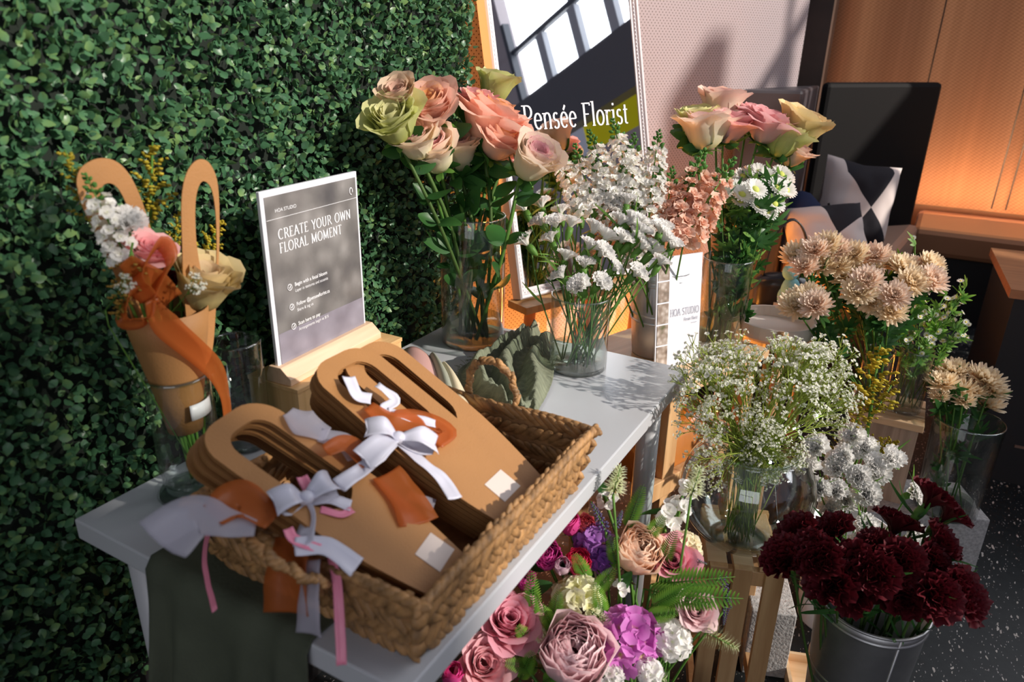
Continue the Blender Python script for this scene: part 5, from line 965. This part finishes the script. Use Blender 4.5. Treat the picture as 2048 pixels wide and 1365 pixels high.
for key, lb, mat, s in (('goldA', 'yellow goldenrod tip poking past the left kraft handle', 'plume', 0), ('goldB', 'tall yellow goldenrod between the two kraft handles', 'plume', 1), ('goldC', 'yellow goldenrod leaning right beyond the yellow rose', 'plume', 0), ('goldD', 'ochre goldenrod drooping over the left of the kraft wrap', 'plume_gold', 1), ('goldE', 'yellow goldenrod framed by the right kraft handle', 'plume', 1)):
    tip, ft = KFLOW[key]; spray('goldenrod', lb, 'flower', ft, tip, [('plume', f'plume{s}', PM[mat]), ('spikestem', 'spikestem', M['stem'])], stemto=kf(rnd.uniform(-.01, .01), rnd.uniform(-.01, .01)), W=1.6 if key != 'goldA' else 1.2)
flower('rose', 'yellow rose with pink heart at the right of the kraft bouquet', 'flower', kf(.01, .01), KFLOW['rose'], (.40, .12, .95), .043, 'rose2', PM['gold'], cal=('sepal5', 1., .05)); flower('rose', 'pale pink rose behind the orange organza bow', 'flower', kf(0, 0), KFLOW['rosep'], (.5, 0, .85), .028, 'rose1', PM['pink'], cal=('sepal5', 1., .05)); flower('carnation', 'white carnation beside the left kraft handle', 'flower', kf(0, -.01), KFLOW['wht'], (.5, -.1, .85), .022, 'carn0', PM['white'], cal=('calyx', 1., .9)); flower('carnation', 'dark red carnation half hidden behind the yellow rose', 'flower', kf(.005, .005), (.08, .165, 1.07), (.3, .2, .9), .018, 'carn1', PM['carmine'], cal=('calyx', 1., .9))
for (p, lb, sc) in ((KFLOW['gyp'][0], 'baby breath sprig left of the yellow rose', .11), (KFLOW['gyp'][1], 'baby breath sprig at the left edge of the kraft wrap', .09)):
    q = Vector(p); t = thing('baby_breath', lb, 'flower', q - Vector((0, 0, .02))); d = q - Vector(KF); obj('stem', tube([Vector(KF) - q + Vector((0, 0, .02)), (0, 0, -.02), (0, 0, .0)], .001, 4), M['stem'], t)
    for nme, ky, mt in (('branches', 'gyps0', M['stem']), ('blossoms', 'gypf0', PM['gyp'])): inst(nme, ky, mt, t, align((.6, .0, .5)), float(sc))

# ================================================================== FLOWERS IN VASES
rsF = random.Random(21)
VC = (.115, .888, TZ + .016)
RL = ['peach rose with open heart, left of centre atop the tall vase', 'largest open peach rose with golden heart in the tall vase', 'green and pink rose topmost in the tall vase', 'low peach rose right of centre above the tall vase rim', 'pink rose on the right flank of the large peach rose', 'chartreuse rose farthest left in the tall vase', 'small dusty rose behind the chartreuse rose', 'cream rose with mauve heart directly below the left peach rose', 'cream rose with mauve heart hanging lowest in the tall vase', 'narrow cream rose right of the lowest cream rose', 'cream rose with blush edges farthest right in the tall vase', 'deep pink rose half hidden under the large peach rose', 'pink rose half hidden between the two peach clusters']
for i, ((P, r, k), lb) in enumerate(zip(ROSES, RL)):
    key = 'roseopen%d' % (i % 3) if k in ('peach', 'pink') else ('rose2' if k in ('cream', 'dusty') else 'rose0')
    fd = outward(P, VC, 1.0, .45) + Vector((.30, -.25, 0))
    flower('rose', lb, 'flower', disc(VC, .045, rsF), P, fd, r * {'green': 1.08, 'dusty': 1.08, 'cream': 1.12}.get(k, 1.26), key, PM[k], 'roses in the tall vase', .0042, 'stem_dark' if i % 2 else 'stem', cal=('sepal5', 1., .05), nleaf=16, leafsize=.062, yl=(.18, .93), lift=.88, bow=.2)
VC = (.388, .882, TZ + .014); pts = [p for p, r in CARN]
for i, ((P, r), lb) in enumerate(zip(CARN, ranked(pts, 'white carnation in short vase', 7))):
    flower('carnation', lb, 'flower', disc(VC, .040, rsF), P, outward(P, VC, .9, .7) + Vector((.25 + rsF.uniform(-.5, .5), -.3 + rsF.uniform(-.4, .4), 0)), r * 1.08, f'carn{i % 3}', PM['white'], 'white carnations in the short vase', .0017, 'stem', cal=('calyx', 1.25, 1.15), nleaf=2, leafkey='blade', leafsize=.06, leafmat='leaf_light', yl=(.25, .8), lift=.35)
VC = (.44, 1.24, .675)
for i, (tip, ft, k) in enumerate(STOCK):
    pk = k == 'p'; lbs = ranked([s[0] for s in STOCK if s[2] == k], ('peach' if pk else 'white') + ' stock spike in steel bucket', 5)
    j = [s for s in STOCK if s[2] == k].index(STOCK[i]); d = Vector(tip) - Vector(ft); ft2 = Vector(tip) - d.normalized() * max(.17, d.length * 1.1)
    spray('stock_flower', lbs[j], 'flower', ft2, tip, [('florets', f'stock{i % 3}', PM['stockp' if pk else 'stockw']), ('buds', f'stockbud{i % 3}', M['leaf_light'])], ('peach' if pk else 'white') + ' stock in the steel bucket', disc(VC, .035, rsF), 1.25)
def bucket(name, label, loc, r0, r1, h, mat, bands, seam=None, handle=False):
    t = thing(name, label, 'bucket', loc); prof = [(.001, .004), (r0 - .003, .004), (r0, 0), (r0, .003)]
    for b in np.linspace(0, 1, 25)[1:-1]: prof.append((r0 + (r1 - r0) * b, h * b))
    prof += [(r1, h), (r1 - .002, h), (r0 + (r1 - r0) * .1 - .003, .01 + h * .1), (r0 - .004, .008), (.001, .008)]; obj('body', lathe(prof, 64), mat, t)
    for b in bands: rb = r0 + (r1 - r0) * b; obj('band', lathe([(rb - .001, h * b - .004), (rb + .0024, h * b - .0015), (rb + .0024, h * b + .0015), (rb - .001, h * b + .004)], 64), mat, t)
    a = np.linspace(0, 2 * PI, 65); obj('rim', tube(np.stack([r1 * np.cos(a), r1 * np.sin(a), np.full(65, h)], -1), .0032, 8), mat, t)
    if seam is not None: obj('seam', box(-.003, .003, -.0015, .0015, .0, h * 1.0).merge(G().add(np.zeros((1, 3)), [])) if False else tube([(r0 * math.cos(seam), r0 * math.sin(seam), .002), (r1 * math.cos(seam), r1 * math.sin(seam), h)], .0025, 6), mat, t)
    return t
bucket('metal_bucket', 'tapered galvanised bucket of white and peach stock behind the table', (.44, 1.24, .66), .055, .076, .225, M['galv'], (.42, .50, .86, .92))
# pink roses and daisies in the green-filled vase
gv = (.575, 1.35, .66); cyl_vase('glass_vase', 'clear vase packed with green stems under pink roses and daisies', gv, .061, .245, .085, wmat='murky')
VC = (gv[0], gv[1], gv[2] + .016)
RL = ['cream rose at the left of the pink rose bunch', 'deep pink open rose left of centre in rear bunch', 'pale blush rose topmost of the rear bunch', 'pale pink rose second from top of rear bunch', 'large pink rose at the centre of the rear bunch', 'golden cream rose farthest right in the rear bunch', 'greenish cream rose below the golden one', 'small blush rose lowest on the right of rear bunch', 'small green rosebud farthest left in the rear bunch']
for i, ((P, r, k), lb) in enumerate(zip(PINKROSES, RL)):
    flower('rose', lb, 'flower', disc(VC, .035, rsF), P, outward(P, VC, 1.0, .5) + Vector((.3, -.4, 0)), r * 1.42, 'roseopen%d' % (i % 3) if k == 'pink' else f'rose{i % 3}', PM[k], 'pink roses in the rear vase', .003, 'stem', cal=('sepal5', 1., .05), nleaf=7, leafsize=.062, yl=(.78, .97), lift=.8)
for i, ((P, r), lb) in enumerate(zip(BUTTON, ranked([p for p, r in BUTTON], 'white button daisy under pink roses', 6))):
    flower('daisy', lb, 'flower', disc(VC, .04, rsF), P, outward(P, VC, .8, .4) + Vector((.4, -.75, 0)), r * 1.75, f'daisy{i % 3}', PM['white'], 'button daisies below the pink roses', .0015, 'stem', eye='eye_green', nleaf=11, leafkey='mumleaf', leafsize=.05, leafmat='leaf_light' if i % 3 == 0 else 'leaf', yl=(.15, .72), lift=.2)

# ================================================================== RIGHT-HAND GROUP
bf = Vector((math.cos(2.0), math.sin(2.0), 0))
def block(name, label, F, ex, ey, L, W, H, z0=0):
    F, ex, ey = Vector(F), Vector(ex).normalized(), Vector(ey).normalized(); poly = [F, F + ex * L, F + ex * L + ey * W, F + ey * W]; c = sum(poly, Vector((0, 0, 0))) / 4
    pl = [(p.x - c.x, p.y - c.y) for p in poly]; ar = sum(pl[i][0] * pl[(i + 1) % 4][1] - pl[(i + 1) % 4][0] * pl[i][1] for i in range(4)); pl = pl if ar > 0 else pl[::-1]
    o = obj(name, prism(pl, 0, H), M['concrete'], smooth=False, bevel=.003); o.location = (c.x, c.y, z0); return tag(o, label, 'block')
block('concrete_block', 'grey concrete block on the floor under the vase of few chrysanthemums', (1.304, 1.680, 0), (-.91, -.41, 0), (-.41, .91, 0), .39, .19, .19)
block('concrete_block', 'grey concrete block on the floor behind the slatted crate', (.910, 1.015, 0), (-.94, -.34, 0), (-.34, .94, 0), .10, .16, .19)
pf = thing('wooden_crate', 'low wooden crate on the concrete block carrying the aster vase', 'crate', (.905, 1.625, .19), .02)
obj('side_panel', box(.004, .176, .004, .16, 0, .235), wood('weathered_pine', (.30, .21, .15), (.46, .34, .25), (60, 60, 3), 1.2), pf, smooth=False, bevel=.001)
for y in (-.004, .058, .12): obj('slat', box(-.004, .186, y, y + .052, .236, .258), M['pine_y'], pf, smooth=False, bevel=.002)
av = (1.035, 1.705, .448); cyl_vase('glass_vase', 'clear vase of small white asters on the low crate', av, .042, .185, .03); mv = (.945, 1.69, .448); cyl_vase('glass_vase', 'clear vase of peach chrysanthemums hidden behind baby breath', mv, .040, .17, .03)
VC = (mv[0], mv[1], mv[2] + .016)
for i, ((P, r), lb) in enumerate(zip(MUMS, ranked([p for p, r in MUMS], 'peach chrysanthemum in the large bunch', 6))):
    flower('chrysanthemum', lb, 'flower', disc(VC, .025, rsF), P, outward(P, VC, 1.0, .5) + Vector((.25, -.5, 0)), r * 1.2, f'mum{i % 3}', PM['mumpink' if i % 3 == 1 else 'mum'], 'peach chrysanthemums in the large bunch', .0022, 'stem', nleaf=6, leafkey='mumleaf', leafsize=.05, yl=(.3, .62), lift=.2)
VC = (av[0], av[1], av[2] + .016)
for i, (P, lb) in enumerate(zip(ASTER, ranked(ASTER, 'sprig of small white asters', 6))):
    t = thing('aster_sprig', lb, 'flower', disc(VC, .028, rsF), 0, 'aster sprigs in the clear vase'); o = t.location; q = Vector(P) - o; mid = q * .55 + Vector((0, 0, .03))
    Pc = ctrl([(0, 0, 0), mid, q], 12); obj('stem', tube(Pc, .0016, 5), M['stem'], t)
    for k in range(5):
        f = Vector(Pc[-1 - k]) + Vector((rsF.uniform(-.02, .02), rsF.uniform(-.02, .02), rsF.uniform(-.012, .02))); d = Vector((rsF.uniform(-.6, .9), rsF.uniform(-1, .2), .7)); sc = rsF.uniform(.007, .0105)
        bl_ = inst('bloom', 'aster', PM['white'], t, Matrix.Translation(f) @ align(d), float(sc)); inst('flower_centre', 'eye', M['eye_yellow'], t, Matrix.Translation(f) @ align(d), float(sc))
        obj('twig', tube([Pc[-3 - k // 2], f], .0007, 4), M['stem'], t)
    for k in range(14): inst('leaf', 'mumleaf' if k % 3 else 'blade', M['leaf_light' if k % 2 else 'leaf_fern'], t, Matrix.Translation(Vector(Pc[rsF.randint(3, 11)])) @ align((rsF.uniform(-1, 1), rsF.uniform(-1, 1), rsF.uniform(0, 1)), rsF.uniform(0, 6)), float(rsF.uniform(.02, .036)))
fv = (1.192, 1.675, .19); cyl_vase('glass_vase', 'wide clear vase with few chrysanthemums on the concrete block', fv, .079, .285, .03, flare=.006, foot=.016)
VC = (fv[0], fv[1], fv[2] + .02)
for i, ((P, r), lb) in enumerate(zip(FEWMUMS, ranked([p for p, r in FEWMUMS], 'chrysanthemum in the wide vase', 3))):
    flower('chrysanthemum', lb, 'flower', disc(VC, .045, rsF), P, outward(P, VC, 1.1, .4) + Vector((.2, -.35, 0)), r * 1.2, f'mum{i % 3}', PM['mum'], 'chrysanthemums in the wide vase', .0024, 'stem', nleaf=5, leafkey='mumleaf', leafsize=.055, yl=(.15, .7), lift=.2)

# slatted crate + fish bowl of baby's breath
cr = thing('slatted_crate', 'tall slatted pine crate standing under the glass fish bowl', 'crate', (.745, .79, 0), math.atan2(.35, .94)); CH_ = .42
for x in (.0, .048, .110): obj('slat', box(x, x + .036, 0, .016, 0, CH_), M['pine'], cr, smooth=False, bevel=.0015)
for x in (-.004, .048, .100): obj('slat', box(x, x + .040, .016, .205, CH_ - .014, CH_), M['pine_y'], cr, smooth=False, bevel=.0015)
for x in (.0, .110): obj('slat', box(x, x + .036, .205, .221, 0, CH_), M['pine'], cr, smooth=False, bevel=.0015)
for z in (.03, .37):
    for y in (.016, .187): obj('rail', box(0, .146, y, y + .018, z, z + .035), M['pine'], cr, smooth=False, bevel=.001)
    for x in (-.002, .134): obj('rail', box(x, x + .014, .034, .187, z, z + .035), M['pine'], cr, smooth=False, bevel=.001)
BC = Vector((.772, .912, CH_)); RBW = .135; hz = .122
bw = thing('fish_bowl', 'round glass fish bowl of baby breath on the slatted crate', 'bowl', BC)
a0_, a1_ = math.acos(-hz / RBW) , math.asin(.088 / RBW)
prof = [(.001, .0015)] + [(RBW * math.sin(a), hz + RBW * math.cos(a)) for a in np.linspace(a0_, a1_, 26)] + [((RBW - .003) * math.sin(a), hz + (RBW - .003) * math.cos(a)) for a in np.linspace(a1_, a0_, 26)] + [(.001, .006)]
obj('body', lathe(prof, 64), M['bowl_glass'], bw); obj('base', lathe([(.001, 0), (.050, 0), (.056, .004), (.050, .008), (.001, .008)], 48), M['glass_thick'], bw)
a = np.linspace(0, 2 * PI, 65); zr = hz + RBW * math.cos(a1_); obj('rim', tube(np.stack([.088 * np.cos(a), .088 * np.sin(a), np.full(65, zr)], -1), .0028, 8), M['glass_thick'], bw)
gl = ranked(GYPS, 'baby breath spray in fish bowl', 8)
for i, P in enumerate(GYPS):
    b = Vector((BC.x + rsF.uniform(-.03, .03), BC.y + rsF.uniform(-.03, .03), CH_ + .012 + rsF.uniform(0, .03))); q = Vector(P); d = q - b; L = d.length; t = thing('baby_breath', gl[i], 'flower', b, 0, 'baby breath in the fish bowl')
    rim_ = Vector((BC.x, BC.y, CH_ + zr)) + Vector((d.x, d.y, 0)) * .22; top = rim_.lerp(q, .0); k = i % 4; d2 = q - top; L2 = max(.17, d2.length * 1.05); top = q - d2.normalized() * L2 * .98
    P_ = ctrl([(0, 0, 0), (top - b) * .55 + Vector((0, 0, .0)), top - b], 8); obj('stem', tube(P_, .0012, 5), M['gyp_stem'], t); Mx = Matrix.Translation(top - b) @ align(d2, rsF.uniform(0, 6))
    inst('branches', f'gyps{k}', M['gyp_stem'], t, Mx, (L2 * 1.05, L2 * 1.05, L2 * .92)); inst('blossoms', f'gypf{k}', PM['gyp'], t, Mx, (L2 * 1.05, L2 * 1.05, L2 * .92))
    if i % 3 == 0: inst('leaf', 'blade', M['leaf_light'], t, Matrix.Translation(Vector(P_[6])) @ align((rsF.uniform(-1, 1), rsF.uniform(-1, 1), .3)), .05)
for i, ((tip, ft), lb) in enumerate(zip(SOLID, ['tall yellow goldenrod right of the baby breath', 'yellow goldenrod leaning out to the right beside aster vase', 'yellow goldenrod close behind the baby breath', 'short yellow goldenrod in front of the asters', 'lowest yellow goldenrod over the crate edge'])):
    spray('goldenrod', lb, 'flower', ft, tip, [('plume', f'plume{i % 2}', PM['plume']), ('spikestem', 'spikestem', M['stem'])], 'goldenrod behind the fish bowl', (.90 + .01 * i, 1.40, .02), 1.9)
gp = thing('stem_pot', 'white pot of goldenrod hidden behind the fish bowl', 'pot', (.92, 1.43, 0)); obj('body', lathe([(.001, .003), (.045, .003), (.048, 0), (.062, .16), (.060, .16), (.046, .01), (.001, .01)], 40), M['white_plastic'], gp); obj('rim', lathe([(.0625, .150), (.066, .152), (.066, .16), (.0625, .162), (.060, .16)], 40), M['white_plastic'], gp)
# fairy lights tucked among the baby's breath
fl = thing('fairy_lights', 'thin wire of tiny cold white fairy lights around the bowl', 'lights', (BC.x, BC.y, .43))
LP = [(.075, -.03, .075), (.03, .05, .16), (-.02, .02, .20), (.06, .09, .23), (.10, .05, .29)]; wp = ctrl(LP, 30); obj('wire', tube(wp, .0006, 4), M['chrome'], fl)
for p in LP: g = G(); blob(p, (.003, .003, .003), g, 6); obj('bulb', g, emit_mat('cold_white_led', (.75, .86, 1.0), 90), fl)

# buckets on the floor
wbk = bucket('white_bucket', 'white bucket of white carnations behind the dark red carnations', (.975, 1.295, 0), .085, .105, .27, M['white_plastic'], (.95,))
VC = (.975, 1.295, .05); 
for i, ((P, r), lb) in enumerate(zip(WCARN, ranked([p for p, r in WCARN], 'white carnation in floor bucket', 5))):
    flower('carnation', lb, 'flower', disc(VC, .05, rsF), P, outward(P, VC, 1.0, .8) + Vector((.1, -.25, 0)), r * 1.1, f'carn{i % 3}', PM['white'], 'white carnations in the floor bucket', .0018, 'stem', cal=('calyx', .95, .95), nleaf=3, leafkey='blade', leafsize=.06, leafmat='leaf_light', yl=(.6, .92), lift=.35)
RBK = (1.04, .83, 0); bucket('metal_bucket', 'large dull steel bucket of dark red carnations in the foreground', RBK, .070, .097, .435, M['galv_dull'], (.60, .64, .955), seam=-1.0)
VC = (RBK[0], RBK[1], .06)
for i, ((P, r), lb) in enumerate(zip(RED, ranked([p for p, r in RED], 'dark red carnation in steel bucket', 6))):
    flower('carnation', lb, 'flower', disc(VC, .045, rsF), P, outward(P, VC, .9, .8) + Vector((.1, -.25, 0)), r * 1.15, f'carn{i % 3}', PM['carmine'], 'dark red carnations in the steel bucket', .0026, 'stem_dark', cal=('calyx', .8, .8), nleaf=7, leafkey='blade', leafsize=.085, leafmat='leaf', yl=(.45, .74), lift=.35)
ty = thing('wooden_tray', 'pale pine tray lying flat on the terrazzo behind steel bucket', 'tray', (.930, .955, 0), .33); obj('bottom', box(0, .13, 0, .12, 0, .012), M['pine_y'], ty, smooth=False)
for a in ((0, .13, .112, .12), (0, .13, 0, .008), (0, .008, .008, .112), (.122, .13, .008, .112)): obj('side', box(*a, .012, .035), M['pine_y'], ty, smooth=False)

# ================================================================== SILK FLOWERS BELOW THE TABLE EDGE
pl = thing('planter', 'dark low planter on the floor holding the silk flowers', 'planter', (.715, .43, 0)); obj('body', prism([(-.085, -.26), (.085, -.26), (.085, .26), (-.085, .26)], 0, .20), plain('dark_planter', (.03, .025, .02), .7), pl, smooth=False, bevel=.01); obj('soil', box(-.07, .07, -.24, .24, .2005, .203), M['hedge_back'], pl, smooth=False)
SPC = Vector((.715, .43, .20))
LBL = dict(tulip='bud', ranunculus='ranunculus', hydrangea='hydrangea head', peony='peony', rose='rose', blossom='blossom cluster')
seen = {}
tot = {}
for k, c, P, r in SILK: tot[(k, c)] = tot.get((k, c), 0) + 1
grp = {}
for k, c, P, r in SILK: grp.setdefault((k, c), []).append(P)
CN = dict(hotpink='hot pink', palepink='pale pink', carmine='dark red', silkmagenta='magenta')
for i, (k, c, P, r) in enumerate(SILK):
    pmk = {'pink': 'silkpink', 'dusty': 'silkdusty', 'blush': 'silkblush', 'peach': 'silkpeach', 'cream': 'silkcream'}.get(c, c); pmk = 'silkmagenta' if (k, c) == ('hydrangea', 'magenta') else pmk
    key, lift, ks = {'tulip': ('tulip', .7, 1.0), 'ranunculus': ('peony0', .7, .95), 'hydrangea': (f'hyd{i % 3}', .85, .95), 'peony': (f'peony{i % 2}', .75, .95), 'rose': (f'roseopen{i % 3}', .5, 1.0), 'blossom': ('blossom', .5, 1.15)}[k]
    mem = grp[(k, c)]; lb = f'silk {CN.get(c, c)} {LBL[k]} below the table edge'
    if len(mem) > 1: lb += ', ' + ('topmost', 'second highest', 'third highest', 'fourth highest', 'fifth highest', 'sixth highest')[sorted(mem, key=lambda p: -Vector(p).dot(CAMY)).index(P)] + ' of its kind'
    q = Vector(P); fd = (cam.location - q).normalized() * .8 + Vector((.15, 0, .7)) + Vector((rsF.uniform(-.3, .3), rsF.uniform(-.3, .3), 0)); ft = SPC + Vector((rsF.uniform(-.05, .05), max(-.22, min(.22, (q.y - SPC.y) * .7)), 0))
    flower('silk_' + {'tulip': 'bud', 'blossom': 'blossom'}.get(k, k), lb, 'artificial flower', ft, P, fd, r * ks * 1.14, key, PM[pmk], 'silk flowers below the table edge', .003, 'stem', cal=('sepal5', 1.0, .02) if k in ('rose', 'peony', 'tulip', 'ranunculus') else None, nleaf=1, leafsize=.045, yl=(.4, .8), lift=lift)
for i, ((a, b), lb) in enumerate(zip(FERNS, ranked([f[1] for f in FERNS], 'silk fern frond by silk flowers', 5))):
    a, b = Vector(a), Vector(b); d = b - a; t = thing('fern_frond', lb, 'artificial leaf', a, 0, 'silk fern fronds below the table edge'); L = max(.09, d.length * 1.08); Mx = Matrix.Translation(d - d.normalized() * L) ; face = (cam.location - a).normalized()
    z = d.normalized(); y = (face - z * face.dot(z)).normalized(); x = y.cross(z); Rm = Matrix((x, y, z)).transposed().to_4x4(); inst('frond', 'fern', M['leaf_fern'], t, Mx @ Rm, float(L))
    obj('stem', tube([d - d.normalized() * L, d - d.normalized() * L + (SPC - a) * .5 + Vector((0, 0, .03)), SPC + Vector((0, max(-.2, min(.2, (a.y - SPC.y) * .7)), 0)) - a], .0018, 5), M['stem'], t)
for nm_, LST, keys, ph, gp_, W in (('lavender_stem', LAVENDER, [('florets', 'lavender', PM['lav']), ('spikestem', 'spikestem', M['stem'])], 'silk lavender stem by silk flowers', 'silk lavender below the table edge', 1.9), ('foxtail_stem', FOXTAIL, [('bristles', 'foxtail', PM['fox']), ('spikestem', 'spikestem', M['stem'])], 'pale green silk foxtail by silk flowers', 'silk foxtails below the table edge', 1.9)):
    for (a, b), lb in zip(LST, ranked([f[1] for f in LST], ph, 5)):
        spray(nm_, lb, 'artificial flower', a, b, keys, gp_, (SPC.x + rsF.uniform(-.05, .05), SPC.y + max(-.22, min(.22, (a[1] - SPC.y) * .7)), SPC.z), W)
bpy.context.view_layer.update()
